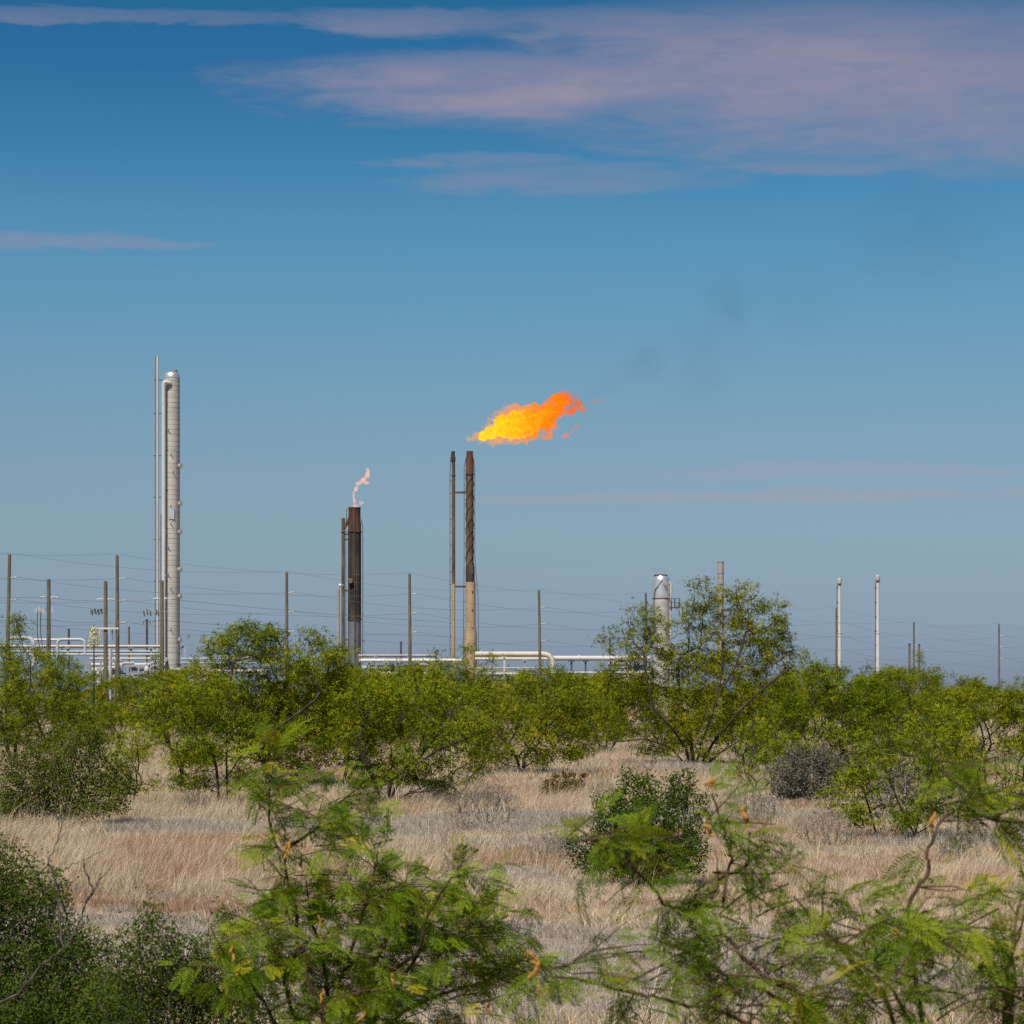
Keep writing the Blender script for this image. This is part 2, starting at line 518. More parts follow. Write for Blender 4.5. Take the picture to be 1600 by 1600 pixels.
gcol = bpy.data.collections.new('grass tufts')
for i in range(3):
    gcol.objects.link(tuft('tuft_a%d' % i, 90, 0.20, 0.07, 0.30, 0.5, 0.55, 0.0017, 20 + i))
for i in range(3):
    gcol.objects.link(tuft('tuft_b%d' % i, 110, 0.24, 0.03, 0.13, 1.2, 0.15, 0.0021, 40 + i))

for i in range(2):
    gcol.objects.link(tuft('tuft_c%d' % i, 14, 0.12, 0.25, 0.60, 0.4, 0.75, 0.0023, 60 + i))
pts, idx, scl, tnt, rotz = [], [], [], [], []


def scatter(y0, y1, dens, sc, margin, seed):
    r = np.random.default_rng(seed)
    n = int(dens * (0.235 * (y1 * y1 - y0 * y0) + 2 * margin * (y1 - y0)))
    y = np.sqrt(y0 * y0 + (y1 * y1 - y0 * y0) * r.random(n))
    x = (r.random(n) * 2 - 1) * (0.235 * y + margin)
    big = vnoise(x, y * 0.8, 5, 4.5)                 # tall / short patches, longer across the view
    # the tall tan stand on the left, between the near shrubs and the first trees
    stand = np.exp(-(((x + 4.2) / 3.6) ** 2 + ((y - 33) / 8.0) ** 2))
    big = big + 0.22 * stand
    tall = r.random(n) < 0.85 * np.clip((big - 0.50) / 0.18, 0, 1)
    keep = r.random(n) < np.where(tall, 0.8, 0.62 + 0.5 * vnoise(x, y, 8, 1.3))
    tn = np.where(tall, 0.42 + 0.25 * r.random(n), np.clip(1.5 * vnoise(x, y, 11, 3.2) - 0.5, 0, 0.6) + 0.10 * r.random(n))
    red = vnoise(x, y * 0.8, 17, 3.5)
    tn = np.where(r.random(n) < 0.75 * np.clip((red - 0.53) / 0.22, 0, 1), 0.62 + 0.33 * r.random(n), tn)
    tn = np.where(r.random(n) < 0.05, r.random(n) * 0.9, tn)
    stem = r.random(n) < np.where(tall, 0.09, 0.02)
    clump = vnoise(x, y, 23, 0.9)
    z = gz(x, y)
    keep &= clump > 0.26
    kk = keep
    pts.append(np.stack([x, y, z], 1)[kk])
    idx.append(np.where(stem, 6 + r.integers(0, 2, n), np.where(tall, r.integers(0, 3, n), 3 + r.integers(0, 3, n)))[kk])
    scl.append((sc * (0.55 + 0.5 * r.random(n) + 0.75 * (clump - 0.35)))[kk])
    tnt.append(tn[kk]); rotz.append(((r.random(n) - 0.5) * np.where(tall, 1.0, 6.0))[kk])


scatter(11, 36, 24, 0.95, 2.0, 1)
scatter(36, 62, 14, 1.25, 2.0, 2)
scatter(62, 120, 4.0, 1.9, 4.0, 3)
scatter(120, 420, 0.8, 3.0, 8.0, 4)
pts = np.concatenate(pts); idx = np.concatenate(idx); scl = np.concatenate(scl); tnt = np.concatenate(tnt); rotz = np.concatenate(rotz)
gm = bpy.data.meshes.new('dry_grass')
gm.vertices.add(len(pts)); gm.vertices.foreach_set('co', pts.astype(np.float32).ravel())
for k, a, ty in (('tint', tnt, 'FLOAT'), ('scl', scl, 'FLOAT'), ('rotz', rotz, 'FLOAT'), ('pick', idx, 'INT')):
    at = gm.attributes.new(k, ty, 'POINT')
    at.data.foreach_set('value', a.astype(np.float32 if ty == 'FLOAT' else np.int32))
gm.materials.append(M['grass'])
grass = link('dry_grass', gm)
tag(grass, 'dry tan and grey grass covering the flat between the bushes', 'grass', kind='stuff')
ng = bpy.data.node_groups.new('grass instances', 'GeometryNodeTree')
ng.interface.new_socket('Geometry', in_out='INPUT', socket_type='NodeSocketGeometry')
ng.interface.new_socket('Geometry', in_out='OUTPUT', socket_type='NodeSocketGeometry')
gi = ng.nodes.new('NodeGroupInput'); go = ng.nodes.new('NodeGroupOutput')
ip = ng.nodes.new('GeometryNodeInstanceOnPoints')
ci = ng.nodes.new('GeometryNodeCollectionInfo')
ci.inputs['Collection'].default_value = gcol
ci.inputs['Separate Children'].default_value = True
ci.inputs['Reset Children'].default_value = True


def named(nm, ty='FLOAT'):
    n = ng.nodes.new('GeometryNodeInputNamedAttribute'); n.data_type = ty
    n.inputs[0].default_value = nm
    return n.outputs[0]


cx = ng.nodes.new('ShaderNodeCombineXYZ')
ng.links.new(named('rotz'), cx.inputs[2])
ng.links.new(gi.outputs[0], ip.inputs['Points'])
ng.links.new(ci.outputs[0], ip.inputs['Instance'])
ip.inputs['Pick Instance'].default_value = True
ng.links.new(named('pick', 'INT'), ip.inputs['Instance Index'])
ng.links.new(cx.outputs[0], ip.inputs['Rotation'])
ng.links.new(named('scl'), ip.inputs['Scale'])
ng.links.new(ip.outputs[0], go.inputs[0])
gmod = grass.modifiers.new('grass', 'NODES')
gmod.node_group = ng


# ------------------------------------------------------------------ trees and shrubs
def colonize(roots, att, rng, D, di, dk, its=140, jitter=0.25, up=0.0):
    """space colonisation: roots = list of start polylines, att = points to reach"""
    pos, par = [], []
    for pl in roots:
        for i, q in enumerate(pl):
            par.append(len(pos) - 1 if i else -1); pos.append(np.asarray(q, float))
    pos = list(pos)
    att = att.copy()
    near = np.full(len(att), -1); nd = np.full(len(att), 1e9)
    def upd(i0):
        nonlocal near, nd
        Pn = np.array(pos[i0:])
        d = np.linalg.norm(att[:, None] - Pn[None], axis=2)
        j = d.argmin(1); dm = d[np.arange(len(att)), j]
        b = dm < nd
        near = np.where(b, j + i0, near); nd = np.where(b, dm, nd)
    upd(0)
    for it in range(its):
        if len(att) == 0: break
        act = nd < di
        if not act.any():
            act = nd <= nd.min() + 1e-6
        ids = near[act]
        pa = np.array(pos)
        v = att[act] - pa[ids]; v /= np.linalg.norm(v, axis=1)[:, None] + 1e-9
        uq, inv = np.unique(ids, return_inverse=True)
        s = np.zeros((len(uq), 3)); np.add.at(s, inv, v)
        s += rng.normal(0, jitter, s.shape) * np.linalg.norm(s, axis=1)[:, None]
        s[:, 2] += up
        s /= np.linalg.norm(s, axis=1)[:, None] + 1e-9
        i0 = len(pos)
        for k, u in enumerate(uq):
            pos.append(pa[u] + s[k] * D); par.append(int(u))
        upd(i0)
        kp = nd > dk
        att, near, nd = att[kp], near[kp], nd[kp]
    return np.array(pos), np.array(par)


def radii(pos, par, tip, ex=2.3, cap=None):
    n = len(pos); ch = np.zeros(n, int); acc = np.zeros(n)
    for i in range(n - 1, -1, -1):
        if acc[i] == 0: acc[i] = tip ** ex
        if par[i] >= 0:
            acc[par[i]] += acc[i]; ch[par[i]] += 1
    r = acc ** (1 / ex)
    if cap: r = np.minimum(r, cap)
    return r, ch


def prisms(pos, par, r, n=5):
    """every skeleton edge as a tapered prism"""
    i = np.nonzero(par >= 0)[0]
    a, b = pos[par[i]], pos[i]
    ra = np.minimum(r[par[i]], r[i] * 1.35); rb = r[i]
    t = b - a; L = np.linalg.norm(t, axis=1)[:, None] + 1e-9; t = t / L
    h = np.where(np.abs(t[:, 2:3]) < 0.9, np.array([[0, 0, 1.0]]), np.array([[1.0, 0, 0]]))
    u = np.cross(t, h); u /= np.linalg.norm(u, axis=1)[:, None]; w = np.cross(t, u)
    an = np.arange(n) * 2 * math.pi / n
    ring = np.cos(an)[None, :, None] * u[:, None] + np.sin(an)[None, :, None] * w[:, None]
    A = a[:, None] - (t * rb[:, None] * 0.3)[:, None] + ring * ra[:, None, None]
    B = b[:, None] + (t * rb[:, None] * 0.3)[:, None] + ring * rb[:, None, None]
    V = np.concatenate([A, B], 1).reshape(-1, 3)
    k = np.arange(len(i))[:, None] * 2 * n
    j = np.arange(n)[None]; j2 = (j + 1) % n
    F = np.stack([k + j, k + j2, k + n + j2, k + n + j], 2).reshape(-1, 4)
    return V, F


def frames(d, rng):
    d = d / (np.linalg.norm(d, axis=1)[:, None] + 1e-9)
    q = rng.normal(size=d.shape)
    u = np.cross(d, q); u /= np.linalg.norm(u, axis=1)[:, None] + 1e-9
    return d, u, np.cross(d, u)


def stamp(T, F, p, d, s, rng, rnd=None, updown=None):
    """copies of a leaf template (x along the leaf, y across, z its normal) at p along d; returns V, F, rnd"""
    d, u, w = frames(d, rng)
    if updown is not None:                              # keep the blade face mostly upward
        up = np.array([[0, 0, 1.0]]) + rng.normal(0, updown, d.shape)
        u = np.cross(up, d); u /= np.linalg.norm(u, axis=1)[:, None] + 1e-9
        w = np.cross(d, u)
    V = p[:, None] + s[:, None, None] * (T[None, :, 0:1] * d[:, None] + T[None, :, 1:2] * u[:, None] + T[None, :, 2:3] * w[:, None])
    n, m = len(p), len(T)
    Fo = (np.arange(n)[:, None, None] * m + F[None]).reshape(-1, F.shape[1])
    rr = np.repeat(rng.random(n) if rnd is None else rnd, m)
    return V.reshape(-1, 3), Fo, rr


def pinna_strip(ang, L, wd, seg=2):
    """one simplified half of a mesquite leaf: a narrow drooping strip"""
    V, F = [], []
    for i in range(seg + 1):
        q = i / seg
        x = 0.25 + math.cos(ang) * L * q; y = math.sin(ang) * L * q; z = -0.28 * L * q * q
        nx_, ny_ = -math.sin(ang), math.cos(ang)
        ww = wd * (1.0 - 0.6 * q)
        V += [(x - nx_ * ww, y - ny_ * ww, z), (x + nx_ * ww, y + ny_ * ww, z)]
    for i in range(seg):
        F.append([2 * i, 2 * i + 1, 2 * i + 3, 2 * i + 2])
    return V, F


def join_t(parts):
    V, F = [], []
    for v, f in parts:
        k = len(V); V += v; F += [[i + k for i in q] for q in f]
    return np.array(V, float), np.array(F, int)


T_MID = join_t([pinna_strip(0.5, 0.9, 0.085, 1), pinna_strip(-0.45, 0.85, 0.085, 1)])
T_FAR = join_t([pinna_strip(0.5, 1.0, 0.16, 1), pinna_strip(-0.5, 1.0, 0.16, 1)])
T_SLIM = (np.array([(0, 0, 0), (0.5, 0.17, 0.05), (1, 0, 0), (0.5, -0.17, 0.05)], float), np.array([[0, 1, 2, 3]]))
T_OVAL = (np.array([(0, 0, 0), (0.5, 0.26, 0.06), (1, 0, 0), (0.5, -0.26, 0.06)], float), np.array([[0, 1, 2, 3]]))


def lobe_points(lobes, n, rng, shell=0.35):
    vol = np.array([l[3] * l[4] * l[5] for l in lobes]); vol = vol ** 0.8
    k = rng.choice(len(lobes), n, p=vol / vol.sum())
    L = np.array(lobes)[k]
    d = rng.normal(size=(n, 3)); d /= np.linalg.norm(d, axis=1)[:, None]
    rr = rng.random(n) ** shell
    return L[:, :3] + d * rr[:, None] * L[:, 3:6]


def grow(lobes, roots, seed, D=0.17, natt=900, per=5, leaf=0.10, tip=0.0072, tmpl=T_MID, leaf_r=0.026, up=0.0, di=1.4, dk=None, spread=0.24, cap=None, hang=0.25, drop=0.0, sides=5, updown=None, jitter=0.25, fill=0, clump=0.06, clumpy=0.0):
    """returns trunk (V, F), crown (V, F, rnd)"""
    ck = 2.0 if D > 0.1 else 5.0 if D > 0.05 else 9.0
    rng = np.random.default_rng(seed)
    att = lobe_points(lobes, natt, rng)
    att = att[att[:, 2] > 0.12]
    pos, par = colonize(roots, att, rng, D, di, dk or D * 1.6, jitter=jitter, up=up)
    r, ch = radii(pos, par, tip, cap=cap)
    tv, tf = prisms(pos, par, r, sides)
    cv = None
    if per > 0:
        i = np.nonzero((r < leaf_r) & (par >= 0))[0]
        if drop: i = i[vnoise(pos[i, 0] * ck + 50, pos[i, 2] * ck + pos[i, 1] * ck * 0.8 + 50, seed, 1.0) > drop]
        if clumpy:                                      # dense tufts at the twig ends, bare wood between them
            tips_ = i[ch[i] == 0]; rest = i[ch[i] > 0]
            cnt = np.concatenate([np.maximum(2, (per * clumpy * (0.35 + 1.3 * rng.random(len(tips_)))).astype(int)), np.full(len(rest), max(1, per // 4))])
            k = np.repeat(np.concatenate([tips_, rest]), cnt)
        else:
            k = np.repeat(i, per)
        f = rng.random(len(k))[:, None]
        base = pos[k] * f + pos[par[k]] * (1 - f)
        dirn = pos[k] - pos[par[k]]; dirn /= np.linalg.norm(dirn, axis=1)[:, None] + 1e-9
        d = dirn * 0.5 + rng.normal(0, 0.75, base.shape); d[:, 2] -= hang; d[:, 0] += 0.2
        base = base + rng.normal(0, spread * 0.5, base.shape) * [1.15, 1.15, 0.75]
        s = leaf * (0.65 + 0.7 * rng.random(len(k)))
        cl = vnoise(base[:, 0] * 2 + 30, base[:, 2] * 2 + base[:, 1] + 30, seed + 1, 1.0)
        rn = np.clip(0.5 * rng.random(len(k)) + 0.75 * (cl - 0.5) + 0.27, 0, 1)
        if fill:                                        # leaves on the fine twigs too thin to model
            c = lobe_points(lobes, fill // 22 + 1, rng, 0.5)
            c = c[c[:, 2] > 0.06]
            b2 = np.repeat(c, 22, 0) + rng.normal(0, clump, (len(c) * 22, 3))
            base = np.concatenate([base, b2]); d = np.concatenate([d, rng.normal(0, 1, b2.shape) + [0.2, 0, 0.25]])
            s = np.concatenate([s, leaf * (0.65 + 0.7 * rng.random(len(b2)))])
            rn = np.concatenate([rn, np.clip(np.repeat(rng.random(len(c)), 22) * 0.55 + 0.45 * rng.random(len(b2)), 0, 1)])
        cv = stamp(tmpl[0], tmpl[1], base, d, s, rng, rn, updown)
    return (tv, tf), cv


def plant(name, cat, label, loc, data, bark, leafm, group=None, trunk='trunk', crown='crown', rot=0.0, sc=1.0):
    root = empty(name, loc, label, cat, group)
    root.rotation_euler.z = rot
    root.scale = (sc, sc, sc)
    (tv, tf), cv = data
    mesh_arrays(trunk, tv, tf, bark, root, smooth=True)
    if cv is not None:
        o = mesh_arrays(crown, cv[0], cv[1], leafm, root, attr={'rnd': cv[2]})
    return root


def dup(root, loc, rot, sc, label, group=None):
    r = root.copy(); COL.objects.link(r)
    r.location = loc; r.rotation_euler = (0, 0, rot); r.scale = (sc, sc, sc * 1.0)
    r['label'] = label
    if group: r['group'] = group
    for c in root.children:
        d = c.copy(); COL.objects.link(d); d.parent = r
    return r


def photo_tree(name, cat, label, bx, by, lobes, seed, stems=2, group=None, bark='bark', leafm='leaf', depth=0.9, ragged=0, **kw):
    """a tree standing where its foot shows at pixel (bx, by); lobes of the crown given as (cx, cy, rx, ry) in photo pixels at that distance"""
    d = FPX * CH / (by - HOR)
    m = d / FPX
    rng = np.random.default_rng(seed)
    L = []
    for (cx, cy, rx, ry) in lobes:
        ry_ = max(rx, ry) * m * depth
        L.append(((cx - bx) * m, rng.uniform(-0.6, 0.6) * ry_, (by - cy) * m, rx * m, ry_, ry * m))
    top = max(l[2] for l in L)
    if ragged:                                          # uneven outline: small shoots off the lobes, and a loose skirt below
        for k in range(ragged):
            l = L[rng.integers(0, len(lobes))]
            a = rng.uniform(-0.5, math.pi + 0.5); q = rng.uniform(0.22, 0.42)
            L.append((l[0] + math.cos(a) * l[3] * 1.05, l[1] + rng.uniform(-.7, .7) * l[4], l[2] + abs(math.sin(a)) * l[5] * 1.1, l[3] * q * 0.8, l[4] * q, l[5] * q * 1.3))
        xa, xb = min(l[0] - l[3] for l in L), max(l[0] + l[3] for l in L)
        for k in range(4):
            L.append((rng.uniform(xa * 0.75, xb * 0.75), rng.uniform(-.5, .5), top * rng.uniform(0.2, 0.34), (xb - xa) * 0.13, (xb - xa) * 0.13, top * 0.09))
    roots = kw.pop('roots', None)
    if roots is None:
        roots = []
        cxm = np.mean([l[0] for l in L])
        for s in range(stems):
            a = s * 2.4 + seed
            dx = 0.10 * math.cos(a); dy = 0.10 * math.sin(a)
            h = top * 0.30
            roots.append([(dx * 0.5, dy * 0.5, -0.05), (dx + cxm * 0.08, dy, h * 0.33), (dx * 2.2 + cxm * 0.25 + rng.normal(0, .04), dy * 2.5, h * 0.66), (dx * 4 + cxm * 0.45, dy * 4.5, h)])
    else:
        roots = [[((q[0] - bx) * m, (q[2] if len(q) > 2 else 0.0), (by - q[1]) * m) for q in pl] for pl in roots]
    data = grow(L, roots, seed, **kw)
    x, y = (bx - 800) * m, d
    return plant(name, cat, label, (x, y, float(gz(x, y)) - 0.02), data, M[bark], M[leafm], group)


MG = 'mesquite trees standing in the dry grass'
photo_tree('mesquite_tree', 'tree', 'tall vase-shaped mesquite tree in front of the domed silver vessel', 1085, 1200,
           [(1135, 958, 58, 42), (1190, 985, 50, 44), (1085, 975, 38, 42), (1000, 975, 42, 38), (965, 1008, 34, 26), (1040, 1025, 60, 36), (1130, 1030, 75, 42),
            (1215, 1025, 36, 45), (1060, 1080, 90, 38), (975, 1070, 55, 32), (1165, 1080, 70, 38), (1100, 1135, 95, 34), (1010, 1130, 65, 30), (1155, 922, 30, 14), (1205, 1120, 55, 34), (960, 1125, 40, 24), (1085, 1170, 70, 22), (1130, 1180, 50, 18), (1030, 1175, 50, 18)],
           101, group=MG, ragged=12, clumpy=4.4, updown=0.75, natt=4200, D=0.16, per=14, leaf=0.115, leaf_r=0.022, drop=0.36, cap=0.14, depth=0.8, tip=0.0065,
           roots=[[(1078, 1203, -.2), (1070, 1170, -.5), (1048, 1140, -.9), (1018, 1108, -1.2), (1006, 1060, -1.3), (1002, 1020, -1.2)], [(1085, 1203, -.2), (1094, 1160, -.6), (1108, 1118, -1.1), (1122, 1060, -1.3), (1124, 1005, -1.2)],
                  [(1092, 1203, -.1), (1112, 1162, -.5), (1150, 1112, -1.0), (1190, 1075, -1.2), (1228, 1045, -1.2)], [(1076, 1203, -0.3), (1045, 1168, -0.8), (1005, 1155, -1.2), (955, 1160, -1.4)],
                  [(1085, 1203, 0.2), (1080, 1150, 0.3), (1062, 1090, 0.4), (1060, 1040, 0.4)], [(1094, 1203, -.3), (1130, 1170, -.9), (1165, 1150, -1.3), (1200, 1140, -1.4)], [(1122, 1080, -1.3), (1145, 1040, -1.3), (1160, 990, -1.2)]])
photo_tree('mesquite_tree', 'tree', 'mesquite tree at the frame edge beside the pole nearest the white pipe loop', 20, 1205,
           [(60, 1040, 70, 36), (0, 1020, 60, 38), (115, 1055, 40, 25), (20, 1100, 80, 45), (95, 1110, 70, 35), (-60, 1050, 60, 60), (25, 965, 14, 28), (-70, 1120, 60, 40)],
           102, group=MG, ragged=9, clumpy=4.4, updown=0.75, natt=1875, D=0.19, per=19, leaf=0.107, drop=0.38, cap=0.103)
photo_tree('mesquite_tree', 'tree', 'dense mesquite tree with a dark trunk between the tall tower and the sooty flare stack', 418, 1235,
           [(380, 1015, 70, 34), (335, 1055, 50, 36), (480, 1035, 70, 40), (525, 1065, 45, 42), (430, 1090, 85, 46), (475, 1150, 60, 35), (378, 985, 20, 16), (487, 995, 14, 14), (395, 1165, 50, 40), (330, 1020, 28, 20), (350, 1195, 50, 26), (465, 1195, 55, 26), (500, 1120, 55, 40)],
           103, group=MG, ragged=9, clumpy=4.4, updown=0.75, natt=2375, D=0.15, per=20, leaf=0.099, drop=0.35, cap=0.115,
           roots=[[(418, 1237), (415, 1200, -.4), (418, 1165, -.8), (440, 1140, -1.1), (475, 1115, -1.2), (500, 1095, -1.2)], [(420, 1237), (412, 1190, -.4), (385, 1140, -.9), (365, 1090, -1.1), (372, 1040, -1.1)], [(418, 1237), (416, 1190, .2), (428, 1130, .3), (445, 1070, .3)]])
photo_tree('mesquite_tree', 'tree', 'small mesquite tree on two thin upright stems at the edge of the tan grass', 345, 1258,
           [(330, 1120, 50, 42), (262, 1095, 45, 36), (378, 1140, 36, 40), (300, 1160, 50, 26), (345, 1080, 40, 30)],
           104, group=MG, ragged=9, clumpy=4.4, updown=0.75, natt=1125, D=0.13, per=19, leaf=0.095, drop=0.40, cap=0.055, tip=0.0055, leaf_r=0.02,
           roots=[[(342, 1262), (341, 1225), (338, 1195), (330, 1165)], [(352, 1262, 0.1), (353, 1220, 0.2), (352, 1185, 0.2), (352, 1160, 0.2)], [(341, 1225), (360, 1200, 0.1), (372, 1180, 0.2)]])
photo_tree('mesquite_tree', 'tree', 'forked grey-stemmed mesquite tree in front of the base of the tall tower', 285, 1228,
           [(255, 1085, 50, 30), (225, 1110, 45, 30), (295, 1100, 45, 40), (320, 1060, 30, 22), (245, 1140, 40, 24)],
           105, group=MG, ragged=9, clumpy=4.4, updown=0.75, natt=1000, D=0.15, per=17, leaf=0.099, drop=0.44, cap=0.069,
           roots=[[(288, 1232), (282, 1200), (262, 1160), (245, 1125), (240, 1105)], [(286, 1230, 0.1), (284, 1195, 0.2), (300, 1150, 0.3), (305, 1110, 0.3)]])
photo_tree('mesquite_tree', 'tree', 'low mesquite tree with dark trunks leaning over the pale dry shrub', 605, 1258,
           [(640, 1110, 80, 40), (705, 1130, 70, 40), (585, 1095, 55, 40), (560, 1150, 45, 32), (745, 1160, 45, 25), (670, 1170, 60, 26), (620, 1205, 45, 18), (725, 1190, 50, 20)],
           106, group=MG, ragged=9, clumpy=4.4, updown=0.75, natt=1875, D=0.14, per=19, leaf=0.095, drop=0.35, cap=0.086,
           roots=[[(603, 1260), (622, 1222, -.4), (650, 1192, -.8), (690, 1165, -1.0), (730, 1150, -1.0)], [(603, 1260, 0.1), (612, 1215, -.3), (655, 1180, -.6), (700, 1130, -.8)], [(603, 1260, -0.1), (590, 1225, -0.5), (575, 1190, -0.8), (560, 1150, -.9)], [(603, 1260), (640, 1235, -.5), (690, 1228, -.9), (720, 1240, -1.0)]])
photo_tree('mesquite_tree', 'tree', 'mesquite tree leaning past the foot of the sooty flare stack', 535, 1230,
           [(600, 1075, 55, 34), (545, 1100, 45, 36), (650, 1080, 60, 28), (580, 1130, 50, 30), (515, 1130, 36, 36)],
           107, group=MG, ragged=9, clumpy=4.4, updown=0.75, natt=1375, D=0.15, per=19, leaf=0.099, drop=0.36, cap=0.098,
           roots=[[(535, 1232), (560, 1198, -.5), (572, 1168, -.9), (590, 1145, -1.1), (630, 1125, -1.2), (660, 1110, -1.2)], [(535, 1232, 0.1), (545, 1190, -.2), (548, 1150, -.4), (560, 1110, -.5)]])
photo_tree('mesquite_tree', 'tree', 'wide mesquite tree below the cream pipe elbow', 815, 1215,
           [(800, 1095, 65, 40), (860, 1085, 65, 36), (905, 1100, 45, 36), (840, 1140, 75, 40), (760, 1125, 45, 36), (885, 1165, 50, 28), (780, 1170, 55, 30), (840, 1185, 70, 22)],
           108, group=MG, ragged=9, clumpy=4.4, updown=0.75, natt=1875, D=0.16, per=19, leaf=0.103, drop=0.34, cap=0.092)
photo_tree('mesquite_tree', 'tree', 'thin sprouting mesquite tree rising in front of the tan flare stack base', 718, 1190,
           [(715, 1045, 24, 22), (695, 1065, 36, 22), (745, 1075, 32, 22), (730, 1015, 8, 18), (700, 1100, 45, 25), (678, 1025, 14, 14)],
           109, group=MG, ragged=9, clumpy=4.4, updown=0.75, natt=875, D=0.15, per=17, leaf=0.107, drop=0.40, cap=0.057)
photo_tree('mesquite_tree', 'tree', 'rounded mesquite tree behind the grey sage shrub', 1300, 1228,
           [(1290, 1085, 55, 32), (1350, 1090, 55, 36), (1250, 1115, 45, 36), (1330, 1145, 65, 36), (1275, 1045, 22, 22), (1390, 1135, 40, 36), (1240, 1165, 40, 34), (1340, 1190, 55, 26), (1195, 1150, 32, 40)],
           110, group=MG, ragged=9, clumpy=4.4, updown=0.75, natt=1875, D=0.15, per=19, leaf=0.103, drop=0.36, cap=0.081)
photo_tree('mesquite_tree', 'tree', 'low mesquite with a black fallen stem in front of the grey sage shrub', 1415, 1312,
           [(1375, 1165, 50, 22), (1445, 1190, 40, 26), (1345, 1210, 36, 24), (1425, 1262, 36, 32), (1470, 1150, 45, 22), (1335, 1268, 22, 28), (1400, 1225, 40, 22), (1490, 1215, 30, 20)],
           111, group=MG, ragged=12, clumpy=4.4, updown=0.75, natt=1300, D=0.11, per=11, leaf=0.085, drop=0.44, cap=0.055, tip=0.0045, leaf_r=0.016, spread=0.14, di=0.9, stems=4,
           roots=[[(1400, 1318), (1428, 1302, -.1), (1452, 1288, -.1)], [(1428, 1302, -.1), (1432, 1265, -.3), (1440, 1215, -.5), (1452, 1180, -.6)], [(1428, 1302, -.1), (1405, 1262, -.2), (1385, 1215, -.3)], [(1372, 1308, .1), (1362, 1270, .1), (1350, 1235, 0)]])
photo_tree('mesquite_tree', 'tree', 'loose mesquite bush at the frame edge past the low mesquite with the fallen stem', 1560, 1275,
           [(1540, 1170, 50, 30), (1590, 1190, 50, 40), (1510, 1200, 40, 30), (1560, 1230, 50, 28), (1620, 1160, 40, 40)],
           114, group=MG, ragged=9, clumpy=4.4, updown=0.75, natt=1000, D=0.13, per=12, leaf=0.10, drop=0.44, cap=0.05, stems=4)
photo_tree('mesquite_tree', 'tree', 'low loose mesquite bush between the grey sage shrub and the fallen stem', 1345, 1285,
           [(1340, 1215, 36, 30), (1372, 1200, 30, 26), (1325, 1245, 30, 22)],
           115, group=MG, ragged=7, clumpy=4.4, updown=0.75, natt=600, D=0.12, per=12, leaf=0.09, drop=0.42, cap=0.035, stems=4)
photo_tree('mesquite_tree', 'tree', 'low spreading mesquite bush touching the olive shrub on its grass side', 205, 1262,
           [(195, 1180, 26, 32), (215, 1150, 26, 24), (190, 1215, 24, 24)],
           116, group=MG, ragged=6, clumpy=4.4, updown=0.75, natt=380, D=0.12, per=11, leaf=0.09, drop=0.42, cap=0.03, stems=3)
photo_tree('mesquite_tree', 'tree', 'bushy mesquite crowding the trunks of the tall mesquite on its pale vent side', 1185, 1240,
           [(1175, 1150, 40, 30), (1205, 1180, 34, 28), (1160, 1190, 34, 24), (1190, 1115, 26, 22)],
           117, group=MG, ragged=7, clumpy=4.4, updown=0.75, natt=700, D=0.14, per=11, leaf=0.10, drop=0.40, cap=0.05, stems=3)
photo_tree('mesquite_tree', 'tree', 'bushy mesquite just behind the grey twiggy shrub', 1478, 1258,
           [(1475, 1160, 40, 28), (1510, 1180, 34, 30), (1450, 1200, 30, 24), (1490, 1130, 26, 20), (1495, 1220, 36, 20)],
           118, group=MG, ragged=7, clumpy=4.4, updown=0.75, natt=800, D=0.13, per=11, leaf=0.10, drop=0.40, cap=0.05, stems=3)
photo_tree('mesquite_tree', 'tree', 'bushy mesquite between the rounded mesquite and the fallen stem', 1398, 1240,
           [(1395, 1135, 44, 30), (1425, 1160, 32, 26), (1365, 1165, 34, 28), (1400, 1195, 40, 20)],
           119, group=MG, ragged=7, clumpy=4.4, updown=0.75, natt=800, D=0.14, per=11, leaf=0.10, drop=0.40, cap=0.05, stems=3)
photo_tree('mesquite_tree', 'tree', 'sparse mesquite tree on thin stems under the last utility pole', 1535, 1195,
           [(1540, 1105, 45, 32), (1500, 1120, 45, 28), (1580, 1130, 36, 36), (1520, 1085, 28, 18)],
           112, group=MG, ragged=9, clumpy=4.4, updown=0.75, natt=1125, D=0.16, per=17, leaf=0.107, drop=0.42, cap=0.057)
photo_tree('mesquite_tree', 'tree', 'mesquite tree half cut off by the frame beyond the last utility pole', 1640, 1190,
           [(1630, 1050, 34, 30), (1612, 1080, 24, 25), (1660, 1080, 40, 40)],
           113, group=MG, ragged=9, clumpy=4.4, updown=0.75, natt=875, D=0.17, per=17, leaf=0.107, drop=0.40, cap=0.069)

